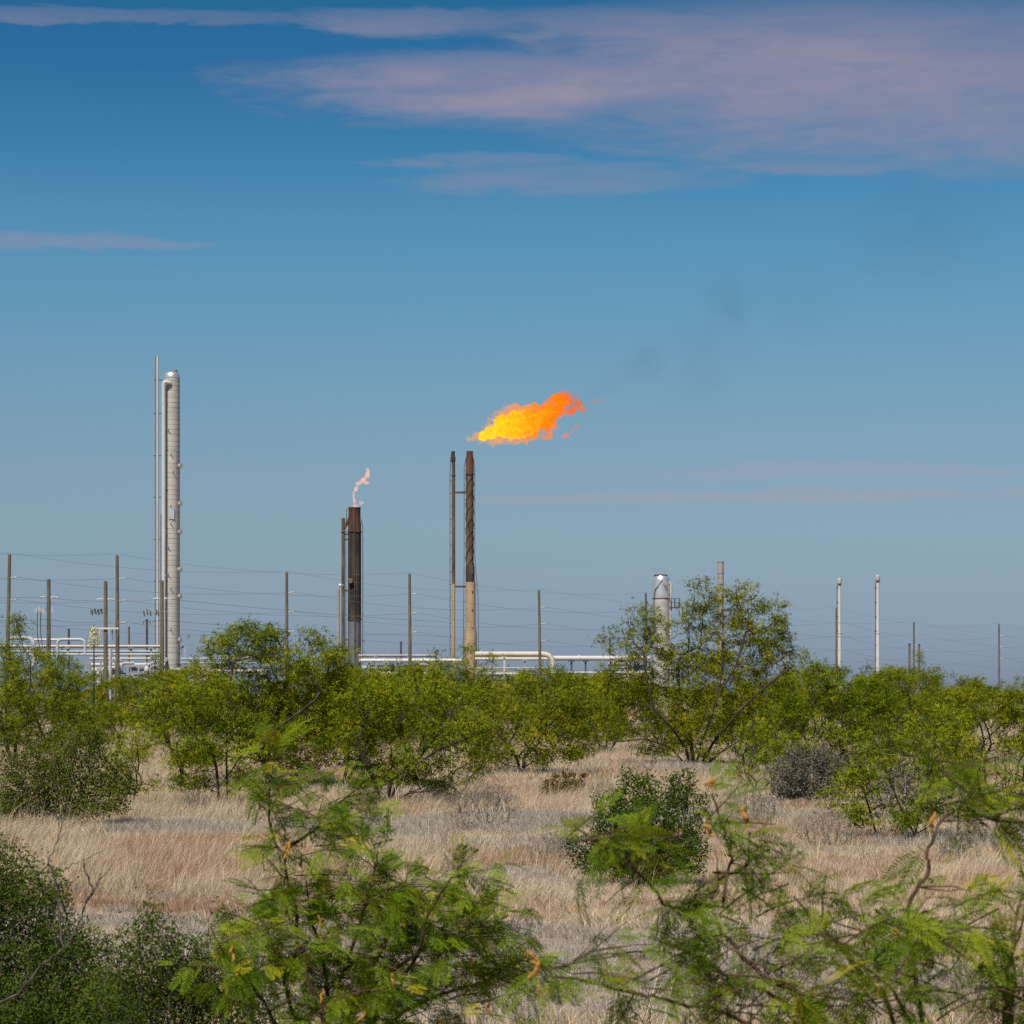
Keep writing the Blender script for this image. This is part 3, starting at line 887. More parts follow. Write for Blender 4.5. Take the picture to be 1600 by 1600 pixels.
photo_tree('olive_shrub', 'shrub', 'olive drab shrub at the frame edge above the tan grass', 100, 1290,
           [(90, 1200, 75, 55), (30, 1210, 55, 50), (165, 1205, 40, 42), (110, 1160, 45, 30), (130, 1250, 80, 34), (30, 1255, 60, 30)],
           121, fill=9000, clump=0.06, ragged=20, natt=2900, D=0.08, per=13, leaf=0.045, tmpl=T_OVAL, tip=0.003, cap=0.02, leaf_r=0.009, leafm='leaf_olive', bark='greybark', stems=9, di=0.8, spread=0.11, drop=0.32)
photo_tree('dark_green_shrub', 'shrub', 'dark green small-leaved shrub standing alone in the grass below the tall mesquite', 1005, 1387,
           [(1040, 1290, 60, 60), (960, 1290, 45, 55), (920, 1330, 36, 34), (1075, 1330, 34, 40), (1000, 1345, 70, 32), (985, 1230, 25, 32), (1060, 1230, 32, 30), (945, 1250, 20, 22)],
           122, fill=6000, clump=0.05, ragged=16, natt=2800, D=0.055, per=17, leaf=0.034, tmpl=T_OVAL, tip=0.002, cap=0.016, leaf_r=0.006, leafm='leaf_dark', bark='greybark', stems=7, di=0.6, spread=0.07, drop=0.22)
photo_tree('grey_sage_shrub', 'shrub', 'rounded grey sage shrub in front of the rounded mesquite', 1268, 1258,
           [(1265, 1195, 40, 28), (1225, 1215, 30, 34), (1312, 1205, 30, 30), (1285, 1178, 24, 18), (1240, 1180, 16, 20), (1265, 1232, 62, 20)],
           123, fill=5000, clump=0.07, ragged=8, natt=1900, D=0.065, per=11, leaf=0.045, tmpl=T_OVAL, tip=0.0025, cap=0.012, leaf_r=0.008, leafm='leaf_grey', bark='deadtwig', stems=9, di=0.6, spread=0.08, drop=0.30)
photo_tree('grey_sage_shrub', 'shrub', 'grey twiggy shrub behind the low mesquite with the fallen stem', 1440, 1290,
           [(1430, 1225, 60, 34), (1390, 1245, 40, 30), (1480, 1240, 34, 34)],
           124, natt=1200, D=0.075, per=10, leaf=0.04, tmpl=T_OVAL, tip=0.003, cap=0.012, leaf_r=0.008, leafm='leaf_grey', bark='deadtwig', stems=6, di=0.6, spread=0.05, drop=0.3)
photo_tree('dry_shrub', 'shrub', 'pale leafless dry shrub on the grass beside the leaning mesquite', 755, 1295,
           [(755, 1250, 48, 34), (720, 1262, 28, 24), (795, 1262, 26, 24)],
           125, natt=1500, D=0.05, per=2, leaf=0.06, tmpl=(T_OVAL[0] * [1, 0.25, 1], T_OVAL[1]), tip=0.0035, cap=0.010, leaf_r=0.006, leafm='leaf_grey', bark='deadtwig', stems=8, di=0.5, spread=0.03, hang=-0.5)
photo_tree('reddish_shrub', 'shrub', 'small reddish green shrub under the wide mesquite', 880, 1243,
           [(880, 1215, 32, 22), (858, 1225, 20, 16), (905, 1220, 18, 18)],
           126, natt=500, D=0.08, per=12, leaf=0.06, tmpl=T_OVAL, tip=0.003, cap=0.012, leaf_r=0.009, leafm='leaf_red', bark='twig', stems=5, di=0.6, spread=0.06)
photo_tree('bright_green_shrub', 'shrub', 'bright green drooping sprig against the grey sage shrub', 1233, 1257,
           [(1232, 1215, 16, 30), (1236, 1235, 18, 18)],
           127, natt=260, D=0.09, per=9, leaf=0.10, tip=0.003, cap=0.012, stems=1, spread=0.06)
photo_tree('slender_weed', 'plant', 'slender green weed in the grass below the leaning mesquite trunks', 606, 1325,
           [(606, 1275, 9, 24), (603, 1300, 12, 16)],
           128, natt=160, D=0.05, per=8, leaf=0.035, tmpl=T_OVAL, tip=0.002, cap=0.005, leaf_r=0.006, leafm='leaf_dark', bark='greybark', stems=1, di=0.4, spread=0.03)
photo_tree('reddish_shrub', 'shrub', 'rust coloured dry brush at the frame edge under the olive shrub', 15, 1285,
           [(15, 1240, 40, 26), (-20, 1245, 30, 24), (45, 1255, 26, 18)],
           129, natt=700, D=0.07, per=2, leaf=0.06, tmpl=(T_OVAL[0] * [1, 0.3, 1], T_OVAL[1]), tip=0.0032, cap=0.010, leaf_r=0.007, leafm='leaf_red', bark='deadtwig', stems=7, di=0.6, spread=0.04)

dead = [o for o in bpy.data.objects if o.get('label', '').startswith('pale leafless dry shrub')][0]
for px, d, sc, lab in ((468, 40, 0.55, 'small dry tussock in the grass below the small two-stemmed mesquite'), (860, 33, 0.6, 'small dry tussock in the grass beside the dark green shrub'), (1290, 36, 0.7, 'dry tussock in the grass below the grey sage shrub'),
                       (930, 52, 0.7, 'dry tussock in the grass under the wide mesquite'), (1180, 44, 0.8, 'dry brush in the grass between the tall mesquite and the grey sage shrub'), (300, 47, 0.6, 'dry tussock in the shade of the forked grey-stemmed mesquite'), (1500, 34, 0.6, 'dry tussock in the grass near the frame edge')):
    x = (px - 800) * d / FPX
    dup(dead, (x, d, float(gz(x, d)) - 0.02), px * 0.37, sc, lab, 'dry tussocks in the grass')

# mesquites farther out: four grown trees, each standing several times
BG = 'mesquite trees far out on the flat'
proto = []
for s in range(4):
    rg = np.random.default_rng(300 + s)
    L = []
    for k in range(9):
        a = rg.random() * 6.283; q = 1.5 * math.sqrt(rg.random())
        L.append((q * math.cos(a) * 1.15, q * math.sin(a), 1.6 + 1.7 * rg.random() - 0.35 * q * 0.6, 0.5 + 0.5 * rg.random(), 0.5 + 0.5 * rg.random(), 0.35 + 0.35 * rg.random()))
    L.append((0, 0, 1.2, 1.5, 1.3, 0.5))
    L.append((rg.normal(0, .6), 0, 3.7, 0.35, 0.35, 0.4))
    roots = [[(0.08 * math.cos(b), 0.08 * math.sin(b), -0.05), (0.2 * math.cos(b), 0.2 * math.sin(b), 0.35), (0.5 * math.cos(b), 0.5 * math.sin(b), 0.8)] for b in (0.3 + s, 2.4 + s, 4.4 + s)]
    proto.append(grow(L, roots, 310 + s, D=0.19, clumpy=4.4, updown=0.75, natt=1500, per=18, leaf=0.115, drop=0.40, cap=0.10, tmpl=T_MID, leaf_r=0.026))
bg_list = [  # pixel column, distance, scale, label
    (70, 118, 1.08, 'mesquite bush behind the edge mesquite below the paired pipe loops'),
    (118, 150, 0.85, 'low mesquite bush under the yucca bloom'),
    (188, 132, 0.90, 'mesquite bush around the foot of the shorter crossarm pole'),
    (232, 112, 1.0, 'mesquite bush crowding the foot of the thin vent mast'),
    (300, 125, 1.02, 'mesquite bush just past the foot of the tall tower'),
    (150, 205, 0.9, 'distant low mesquite bush by the grassy gap'),
    (560, 105, 0.92, 'mesquite bush hiding the foot of the sooty flare stack'),
    (612, 118, 0.82, 'mesquite bush under the cream pipe between the two flare stacks'),
    (655, 122, 0.84, 'mesquite bush at the foot of the pole between the two flare stacks'),
    (778, 128, 0.88, 'mesquite bush under the support post of the cream pipe loop'),
    (836, 122, 0.98, 'mesquite bush at the foot of the pole beside the cream pipe elbow'),
    (912, 126, 0.98, 'mesquite bush under the straight grey pipe run'),
    (955, 112, 0.90, 'mesquite bush before the skid of pipes near the silver vessel'),
    (1196, 118, 0.92, 'mesquite bush peeping out behind the tall vase-shaped mesquite'),
    (1252, 150, 1.02, 'mesquite bush next to the tall vase-shaped mesquite on its open side'),
    (1284, 140, 1.18, 'tall mesquite bush just before the pair of pale vents'),
    (1326, 152, 1.0, 'mesquite bush at the foot of the shorter pale vent'),
    (1352, 112, 0.72, 'mesquite bush in the gap below the two pale vents'),
    (1372, 160, 0.90, 'mesquite bush at the foot of the taller pale vent'),
    (1418, 146, 1.16, 'bushy mesquite in front of the three clustered dark poles'),
    (1462, 152, 0.98, 'mesquite bush following the clustered dark poles'),
    (1488, 158, 1.02, 'mesquite bush two along from the clustered dark poles'),
    (1530, 168, 0.86, 'mesquite bush just before the last utility pole'),
    (1572, 176, 0.82, 'mesquite bush just past the last utility pole'),
    (462, 84, 0.82, 'mesquite bush packed between the dense mesquite and the leaning one'),
    (575, 82, 0.86, 'mesquite bush standing behind the leaning mesquite trunks'),
    (652, 88, 0.92, 'mesquite bush behind the crown of the leaning low mesquite'),
    (706, 80, 0.84, 'mesquite bush between the leaning mesquite and the wide mesquite'),
    (768, 86, 0.92, 'mesquite bush joined to the wide mesquite on the flare stack side'),
    (872, 90, 0.96, 'mesquite bush behind the wide mesquite under the pipe elbow'),
    (948, 92, 0.86, 'mesquite bush filling the gap before the tall vase-shaped mesquite'),
    (1040, 100, 0.88, 'mesquite bush seen through the stems of the tall mesquite'),
    (1150, 92, 0.80, 'mesquite bush behind the leaning limb of the tall mesquite'),
    (1226, 84, 0.78, 'mesquite bush between the tall mesquite and the rounded one'),
    (1392, 86, 0.86, 'mesquite bush behind the low mesquite with the fallen stem'),
    (1480, 92, 0.80, 'mesquite bush between the fallen-stem mesquite and the sparse one'),
    (-14, 92, 0.98, 'mesquite bush behind the mesquite at the frame edge'),
    (112, 82, 0.62, 'low mesquite bush just above the olive shrub'),
    (168, 96, 0.55, 'small mesquite bush on the near side of the grassy gap'),
    (268, 96, 0.86, 'mesquite bush behind the forked grey-stemmed mesquite'),
    (322, 98, 0.96, 'mesquite bush behind the small two-stemmed mesquite'),
    (512, 98, 0.98, 'mesquite bush before the sooty flare stack, behind the dense mesquite'),
    (1450, 100, 0.62, 'low mesquite bush on the bare tan slope'),
    (1612, 140, 0.80, 'mesquite bush cut by the frame edge on the tan slope'),
]
first = {}
for i, (px, d, sc, lab) in enumerate(bg_list):
    k = i % 4
    x = (px - 800) * d / FPX
    loc = (x, d, float(gz(x, d)) - 0.03)
    if k not in first:
        first[k] = plant('mesquite_bush', 'bush', lab, loc, proto[k], M['bark'], M['leaf'], BG, rot=0.7 * i, sc=sc)
    else:
        dup(first[k], loc, 0.7 * i + 1.3, sc, lab, BG)

# the far scrub that closes the plain: reads as one mass
def far_scrub():
    rg = np.random.default_rng(77)
    Ps, Ds, Ss = [], [], []
    for k in range(420):
        d = 420 + 900 * rg.random() ** 1.5
        x = (rg.random() * 2 - 1) * 0.34 * d
        h = 1.3 + 1.6 * rg.random()
        n = 60
        q = rg.normal(0, 1, (n, 3)) * [1.1, 1.1, 0.35 * h] + [x, d, 0.55 * h]
        q[:, 2] = np.abs(q[:, 2])
        Ps.append(q); Ds.append(rg.normal(size=(n, 3))); Ss.append(np.full(n, 0.75))
    V, F, rr = stamp(T_FAR[0], T_FAR[1], np.concatenate(Ps), np.concatenate(Ds), np.concatenate(Ss), rg)
    o = mesh_arrays('distant_scrub', V, F, M['leaf'], attr={'rnd': rr})
    tag(o, 'distant scrub along the horizon beyond the gas plant', 'scrub', kind='stuff')
far_scrub()

# ------------------------------------------------------------------ near shrubs (dark, small-leaved) in the lower corner
def near_limbs(root, limbs, d, mat, name='branch', r0=0.0065, seed=0):
    rg = np.random.default_rng(seed)
    mb = MB()
    for pl in limbs:
        p = np.array([P(q[0], q[1], d + (q[2] if len(q) > 2 else 0)) for q in pl])
        s = spline(p, 5)
        s[1:-1] += rg.normal(0, 0.004, s[1:-1].shape)
        mb.tube(s, np.linspace(r0, r0 * 0.35, len(s)), 7)
        for i in range(2, len(s) - 1, 2):
            t = s[i + 1] - s[i]; t /= np.linalg.norm(t)
            q = np.cross(t, rg.normal(size=3)); q = q / np.linalg.norm(q) + 0.6 * t
            l = rg.uniform(0.02, 0.11)
            e = s[i] + q * l
            mb.tube([s[i], s[i] + q * l * 0.5 + rg.normal(0, 0.006, 3), e], [r0 * 0.35, r0 * 0.25, r0 * 0.12], 5)
        r0 *= 0.85
    return mb.build(name, mat, root)


sh1 = photo_tree('dark_green_shrub', 'shrub', 'tangled dark green shrub with bare grey branches in the lower corner', 60, 1818,
                 [(20, 1400, 80, 75), (75, 1480, 100, 60), (30, 1560, 120, 60), (140, 1560, 100, 70), (0, 1330, 45, 36), (85, 1400, 26, 32), (60, 1640, 190, 70), (-70, 1480, 80, 120)],
                 131, fill=34000, clump=0.03, natt=8000, D=0.036, per=16, leaf=0.021, tmpl=T_SLIM, tip=0.0013, cap=0.014, leaf_r=0.0042, leafm='leaf_dark', bark='greybark', stems=8, di=0.5, spread=0.05, drop=0.22, sides=4)
near_limbs(sh1, [[(-60, 1600), (0, 1567), (35, 1545), (72, 1502), (98, 1484), (122, 1447), (134, 1412), (146, 1390), (158, 1364)],
                 [(134, 1412), (145, 1391), (133, 1362), (131, 1342)],
                 [(98, 1484), (95, 1445), (92, 1402), (81, 1360), (76, 1347), (92, 1305), (97, 1258)], [(81, 1362), (100, 1358), (122, 1346)], [(122, 1447), (100, 1440), (80, 1420)]],
           11.6, M['greybark'], seed=5)
photo_tree('dark_green_shrub', 'shrub', 'low thorny dark shrub below the tan grass beside the branched corner shrub', 300, 1880,
           [(235, 1475, 70, 50), (320, 1505, 80, 55), (230, 1560, 110, 60), (370, 1570, 80, 60), (235, 1420, 16, 32), (350, 1430, 22, 26), (300, 1650, 160, 70), (290, 1545, 110, 60)],
           132, fill=15000, clump=0.03, natt=7500, D=0.036, per=12, leaf=0.020, tmpl=T_SLIM, tip=0.0014, cap=0.011, leaf_r=0.0042, leafm='leaf_dark', bark='greybark', stems=8, di=0.5, spread=0.05, drop=0.20, sides=4)
photo_tree('dry_shrub', 'shrub', 'black leafless thorn bush behind the sprays of the near mesquite', 1190, 1760,
           [(1185, 1560, 60, 60), (1250, 1530, 60, 45), (1120, 1580, 50, 40), (1160, 1450, 30, 60), (980, 1560, 60, 40), (1330, 1560, 60, 50)],
           133, natt=1000, D=0.05, per=1, leaf=0.02, tmpl=T_OVAL, tip=0.0013, cap=0.009, leaf_r=0.003, leafm='leaf_dark', bark='greybark', stems=5, di=0.6, spread=0.03, drop=0.5, sides=4, jitter=0.45)


# ------------------------------------------------------------------ two near mesquites, leaf by leaf
def leaf_template(pairs, L, ll, lw, fork, droop, seed):
    """a mesquite leaf: two pinnae, each a rachis with paired leaflets; x along the leaf, metres"""
    rg = np.random.default_rng(seed)
    V, F = [], []
    for sgn in (-1, 1):
        ang = sgn * fork
        pts_ = []
        for i in range(pairs + 1):
            q = i / pairs
            a = ang * (1 - 0.5 * q)
            base = np.array([0.012 + L * q * math.cos(a), L * q * math.sin(a), -droop * L * q * q])
            pts_.append((base, a))
        for i in range(pairs):                         # rachis
            (b0, _), (b1, _) = pts_[i], pts_[i + 1]
            if i % 3 == 0:
                b2 = pts_[min(i + 3, pairs)][0]
                k = len(V); w = np.array([0, 0.0006, 0])
                V += [b0 - w, b0 + w, b2 + w, b2 - w]; F.append([k, k + 1, k + 2, k + 3])
        for i in range(1, pairs + 1):
            b, a = pts_[i]
            q = i / pairs
            for sd in (-1, 1):
                t = a + sd * (1.15 - 0.45 * q + rg.normal(0, 0.07))
                l = ll * (0.75 + 0.5 * math.sin(math.pi * min(1, q * 0.9 + 0.1)) * 0.6) * (1 if q < 0.9 else 0.75)
                dr = np.array([math.cos(t), math.sin(t), -0.28 + rg.normal(0, 0.10)])
                nn = np.array([-math.sin(t), math.cos(t), 0]) * lw
                k = len(V)
                V += [b, b + dr * l * 0.5 + nn, b + dr * l, b + dr * l * 0.5 - nn]; F.append([k, k + 1, k + 2, k + 3])
    return np.array(V), np.array(F)


LEAVES = [leaf_template(13, 0.075, 0.021, 0.0017, 0.42, 0.35, 1), leaf_template(15, 0.088, 0.022, 0.0017, 0.35, 0.55, 2), leaf_template(11, 0.060, 0.019, 0.0016, 0.55, 0.2, 3)]


def catkin(root, p, L, rg, mat):
    mb = MB()
    t = np.linspace(0, 1, 6)
    bend = rg.normal(0, 0.25)
    path = np.array([[bend * L * q * q + 0.004 * rg.normal(), 0.15 * L * q * rg.normal(), -L * q] for q in t]) + p
    mb.tube(path, [0.0012, 0.0046, 0.0052, 0.0050, 0.0044, 0.002], 7)
    return mb.build('catkin', mat, root)


def near_mesquite(name, label, bx, d, limbs, seed, twig_len, nleaf, ncat, tw_step, r_base, clusters, catpts):
    rg = np.random.default_rng(seed)
    x0 = (bx - 800) * d / FPX
    base = np.array([x0, d, 0.0])
    root = empty(name, tuple(base), label, 'tree')
    twigs = MB()
    tips = []                                           # leaf-bearing points: position, direction
    def leafy(p, t, k):
        for _ in range(k):
            tips.append((p + rg.normal(0, 0.006, 3), t))
    for pl in limbs:
        pr = np.array([P(q[0], q[1], d + (q[2] if len(q) > 2 else 0)) for q in pl])
        s = spline(pr, 7)
        n = len(s)
        w = np.cumsum(rg.normal(0, 0.006, (n, 3)), axis=0) * np.linspace(0, 1, n)[:, None] * np.linspace(1, 0, n)[:, None] * 2
        s = s + w
        ln = np.linalg.norm(np.diff(s, axis=0), axis=1).sum()
        rb = r_base * (0.45 + 0.55 * min(1, ln / 1.2))
        rad = np.linspace(0.0022, rb, n)                # limbs are listed tip first
        MB().tube(s, rad, 7).build('limb' if len(pl) < 12 else 'trunk', M['twig'], root)
        acc = 0.0
        for i in range(1, int(n * 0.86)):
            acc += np.linalg.norm(s[i] - s[i - 1])
            if acc < tw_step: continue
            acc = 0.0
            t = s[i - 1] - s[i]; t /= np.linalg.norm(t)
            for sd in range(rg.integers(1, 3)):
                side = np.cross(t, rg.normal(size=3)); side /= np.linalg.norm(side)
                dr = t * 0.5 + side * 0.9 + np.array([0.22, 0, 0.10]); dr /= np.linalg.norm(dr)
                tl = twig_len * (0.35 + 0.9 * rg.random()) * (0.6 + 0.6 * (1 - i / n))
                m = max(3, int(tl / 0.035))
                q = [s[i]]
                for j in range(m):
                    dr = dr + rg.normal(0, 0.16, 3) + np.array([0.03, 0, -0.05]); dr /= np.linalg.norm(dr)
                    q.append(q[-1] + dr * tl / m)
                    leafy(q[-1], dr, rg.integers(1, 3))
                twigs.tube(q, np.linspace(0.0022, 0.0009, len(q)), 4, caps=False)
        for i in range(0, int(n * 0.35)):
            t = s[max(i - 1, 0)] - s[i + 1]; t /= np.linalg.norm(t) + 1e-9
            leafy(s[i], t, 2)
    # sprays: extra leafy twigs filling the masses of the crown
    for (cx, cy, rx, ry, dd, k) in clusters:
        for _ in range(k):
            a = rg.random() * 6.283; q_ = math.sqrt(rg.random())
            p = P(cx + rx * q_ * math.cos(a), cy + ry * q_ * math.sin(a), d + dd + rg.normal(0, 0.16))
            dr = np.array([0.75 * (1 if rg.random() < 0.72 else -0.6), rg.normal(0, 0.4), 0.28 + 0.3 * rg.normal()]); dr /= np.linalg.norm(dr)
            tl = twig_len * (0.5 + 0.6 * rg.random())
            q = [p - dr * tl * 0.8]
            m = max(3, int(tl * 1.5 / 0.04))
            for j in range(m):
                dr = dr + rg.normal(0, 0.10, 3) + np.array([0.0, 0, -0.055]); dr /= np.linalg.norm(dr)
                q.append(q[-1] + dr * tl * 1.5 / m)
                leafy(q[-1], dr, rg.integers(1, 3))
            twigs.tube(q, np.linspace(0.0024, 0.0009, len(q)), 4, caps=False)
    twigs.build('twig', M['twig'], root)['kind'] = 'stuff'
    tp = np.array([t[0] for t in tips]); td = np.array([t[1] for t in tips])
    if len(tp) > nleaf:
        sel = rg.choice(len(tp), nleaf, replace=False); tp, td = tp[sel], td[sel]
    Vs, Fs, Rs, off = [], [], [], 0
    kind = rg.integers(0, 3, len(tp))
    for k in range(3):
        b = kind == k
        dd = td[b] * 0.5 + rg.normal(0, 0.55, (b.sum(), 3)) + np.array([0.42, 0.0, -0.22])
        V, F, rr = stamp(LEAVES[k][0], LEAVES[k][1], tp[b], dd, 0.8 + 0.5 * rg.random(b.sum()), rg, None, 0.45)
        Vs.append(V - base); Fs.append(F + off); Rs.append(rr); off += len(V)
    o = mesh_arrays('crown', np.concatenate(Vs), np.concatenate(Fs), M['leaf_fg'], root, attr={'rnd': np.concatenate(Rs)})
    for (cx, cy, L) in catpts:
        catkin(root, P(cx, cy, d + rg.normal(0, 0.12) - 0.1), L, rg, M['catkin'])
    return root


near_mesquite('mesquite_sapling', 'young bright green mesquite with orange catkins, its tallest shoot standing over the tan grass', 510, 9.0, [
    [(432, 1165), (425, 1210), (422, 1270), (432, 1300), (447, 1325), (455, 1370), (461, 1420), (468, 1460), (480, 1520), (494, 1570), (500, 1700), (508, 1900), (510, 2063)],
    [(591, 1330, -.1), (585, 1355, -.1), (572, 1390, -.1), (557, 1440, -.08), (540, 1490, 0), (520, 1540), (505, 1620), (512, 1850), (512, 2063)],
    [(395, 1420, .2), (415, 1450, .2), (430, 1490, .15), (440, 1525, .1), (448, 1570, .1), (470, 1680), (500, 1900), (508, 2063)],
    [(478, 1375, .3), (486, 1420, .3), (492, 1450, .25), (505, 1500, .2), (512, 1600, .1), (512, 1800, 0), (510, 2063)],
    [(722, 1350, -.2), (700, 1385, -.2), (668, 1440, -.2), (655, 1490, -.15), (620, 1525, -.1), (570, 1570, 0), (530, 1680), (515, 1900), (512, 2063)],
    [(850, 1495, .3), (800, 1505, .3), (760, 1530, .25), (700, 1550, .2), (620, 1590, .1), (550, 1700), (518, 1900), (514, 2063)],
    [(330, 1450, -.2), (350, 1490, -.2), (385, 1540, -.1), (430, 1600, -.1), (480, 1750), (505, 1950), (509, 2063)],
    [(560, 1230, .1), (520, 1262, .1), (480, 1300, .05), (447, 1325, 0)],
    [(760, 1400, .1), (720, 1430, .1), (668, 1480, .1), (620, 1560, .1), (560, 1680, 0), (510, 2063)],
    [(640, 1360, .2), (620, 1410, .2), (600, 1470, .15), (570, 1540, .1), (530, 1650, 0), (510, 2063)],
], 501, 0.17, 2000, 20, 0.055, 0.011,
    [(468, 1222, 30, 36, 0.05, 6), (498, 1265, 46, 30, 0.1, 7), (520, 1300, 34, 20, 0.1, 4), (420, 1430, 70, 45, 0.1, 14), (540, 1400, 70, 40, 0, 12), (640, 1400, 90, 40, 0.05, 18), (720, 1420, 80, 45, 0.1, 14),
     (440, 1520, 90, 50, 0.1, 18), (560, 1500, 90, 50, 0, 18), (680, 1510, 100, 50, 0.1, 18), (790, 1500, 60, 50, 0.2, 10), (500, 1580, 120, 40, 0, 16), (660, 1590, 120, 40, 0.1, 12), (360, 1470, 36, 50, -0.1, 8)],
    [(436, 1222, .05), (447, 1318, .055), (455, 1312, .05), (470, 1335, .05), (362, 1475, .06), (500, 1428, .05), (627, 1425, .03), (677, 1412, .045), (728, 1412, .03), (722, 1500, .04), (735, 1492, .035), (575, 1570, .06),
     (505, 1545, .06), (612, 1520, .05), (760, 1565, .05), (820, 1480, .045), (840, 1530, .06), (690, 1590, .05), (430, 1545, .04), (392, 1442, .035)])

near_mesquite('mesquite_tree', 'blurred mesquite branches reaching in over the grass at the lower edge', 1500, 5.6, [
    [(895, 1290), (927, 1309), (980, 1343), (1014, 1374), (1037, 1393), (1069, 1393), (1110, 1403), (1129, 1419), (1165, 1452), (1205, 1488), (1245, 1512), (1278, 1545), (1300, 1590), (1340, 1720), (1420, 2100), (1500, 2656)],
    [(1112, 1240), (1125, 1290), (1138, 1322), (1132, 1355), (1129, 1419)],
    [(1172, 1300, .1), (1160, 1350, .1), (1120, 1370, .05), (1110, 1403)],
    [(850, 1525, -.1), (900, 1530, -.1), (990, 1547, -.1), (1060, 1562, -.05), (1150, 1590), (1230, 1640), (1340, 1780), (1450, 2200), (1500, 2656)],
    [(1610, 1287, .2), (1560, 1284, .2), (1500, 1272, .2), (1478, 1284, .15), (1452, 1330, .1), (1437, 1375, .1), (1420, 1425, .1), (1425, 1520, .1), (1450, 1700), (1490, 2200), (1500, 2656)],
    [(1380, 1440, -.1), (1440, 1465, -.1), (1503, 1505, -.1), (1548, 1555, -.05), (1572, 1610), (1580, 1800), (1530, 2200), (1500, 2656)],
    [(1610, 1370, .1), (1585, 1440, .1), (1574, 1520, .05), (1572, 1610, 0)],
    [(1030, 1470, .1), (1090, 1490, .1), (1150, 1520, .1), (1230, 1560, .05), (1320, 1640), (1440, 2000), (1500, 2656)],
    [(1240, 1400, .15), (1270, 1440, .15), (1300, 1480, .1), (1350, 1540, .05), (1400, 1640), (1480, 2200), (1500, 2656)],
    [(1470, 1200, .25), (1500, 1235, .25), (1540, 1262, .2), (1560, 1284, .2)],
    [(1330, 1500, -.1), (1400, 1545, -.1), (1430, 1590, -.05), (1470, 1760), (1500, 2656)],
    [(1600, 1430, -.1), (1590, 1520, -.1), (1585, 1640), (1500, 2656)],
], 502, 0.12, 700, 10, 0.085, 0.0070,
    [(935, 1290, 50, 18, 0, 4), (990, 1325, 45, 20, 0, 4), (1150, 1275, 34, 34, 0.05, 3), (1185, 1360, 30, 30, 0.1, 4), (1090, 1480, 90, 34, 0, 10), (1130, 1540, 100, 40, -0.05, 14), (1250, 1450, 70, 50, 0.05, 10),
     (1290, 1540, 80, 50, 0, 12), (1390, 1470, 80, 40, 0, 12), (1450, 1540, 80, 50, 0, 10), (1530, 1460, 60, 60, 0, 10), (1535, 1212, 60, 34, 0.2, 5), (1575, 1262, 36, 22, 0.2, 2), (960, 1500, 70, 26, 0, 5), (1580, 1540, 40, 60, 0, 8), (1200, 1590, 100, 26, 0, 8)],
    [(1112, 1215, .02), (1165, 1258, .045), (1105, 1285, .03), (1142, 1312, .02), (840, 1500, .045), (830, 1485, .03), (1398, 1450, .02), (1460, 1268, .04)])

# ------------------------------------------------------------------ the gas plant, about 330 m out
def X(px, d): return (px - 800) * d / FPX
def Z(py, d): return CH + (HOR - py) * d / FPX


def thing(name, px, d, label, cat, group=None):
    return empty(name, (X(px, d), d, 0.0), label, cat, group)


# tall distillation tower
D1 = 330.0
m1 = D1 / FPX
tw = thing('distillation_tower', 268.5, D1, 'tall slender tan metal distillation tower with a domed top and round manways', 'tower')
tx, rr = X(268.5, D1), 12.6 * m1
ztop = Z(590, D1)
c0 = (tx, D1, 0)
MB().lathe([(rr, -0.2), (rr, ztop)], c0, 28).build('shell', M['jacket'], tw)
MB().lathe([(rr * 1.02, ztop - 0.1), (rr * 1.02, ztop + 0.1), (rr * 0.93, ztop + 0.45), (rr * 0.7, ztop + 0.68), (rr * 0.3, ztop + 0.78), (0.01, ztop + 0.8)], c0, 28).build('domed_head', M['alu'], tw)
MB().lathe([(0.18, ztop + 0.7), (0.18, ztop + 1.0), (0.26, ztop + 1.0), (0.26, ztop + 1.1), (0.01, ztop + 1.1)], (tx + 0.55, D1 - 0.3, -0.15), 10).build('vent_nozzle', M['tansteel'], tw)
mb = MB(); z = 1.0; k = 0
while z < ztop - 0.3:
    mb.lathe([(rr + 0.002, z), (rr + 0.014, z + 0.01), (rr + 0.014, z + 0.04), (rr + 0.002, z + 0.05)], c0, 28)
    z += 0.62 if k % 4 else 0.95; k += 1
mb.build('jacket_seam', M['seam'], tw)['kind'] = 'stuff'
# overhead vapour line down the near face
py_ = D1 - rr - 0.28; pxx = tx - 6.8 * m1
path = [np.array([tx - 1.2 * m1, D1 - rr + 0.25, Z(601, D1)]), np.array([tx - 1.6 * m1, py_ + 0.1, Z(600, D1)])] + [np.array([pxx + 0.30 * math.cos(a), py_ - 0.05, Z(603.5, D1) + 0.38 * math.sin(a)]) for a in np.linspace(1.2, math.pi, 6)] + [np.array([pxx - 0.30, py_, Z(640, D1)]), np.array([pxx - 0.30, py_, 0.0])]
MB().tube(path, 3.3 * m1, 12).build('overhead_pipe', M['palestack'], tw)
for pz in (625, 697, 760, 830, 900):
    MB().box((pxx - 0.3, py_ + 0.12, Z(pz, D1)), (0.62, 0.5, 0.07)).build('pipe_bracket', M['alu'], tw)
for yy in (728.5, 787.5, 831.5, 890, 932, 1000):
    b = MB(); zc = Z(yy, D1)
    a0_ = np.array([tx + rr * 0.80, D1 - rr * 0.45, zc]); dv = np.array([0.86, -0.5, 0.0])
    b.tube([a0_, a0_ + dv * 0.38], 0.25, 14)
    mw = b.build('manway', M['alu'], tw)
    b = MB(); b.tube([a0_ + dv * 0.381, a0_ + dv * 0.50], 0.34, 14); b.tube([a0_ + dv * 0.501, a0_ + dv * 0.58], [0.30, 0.16], 14)
    b.build('cover', M['alu'], mw)
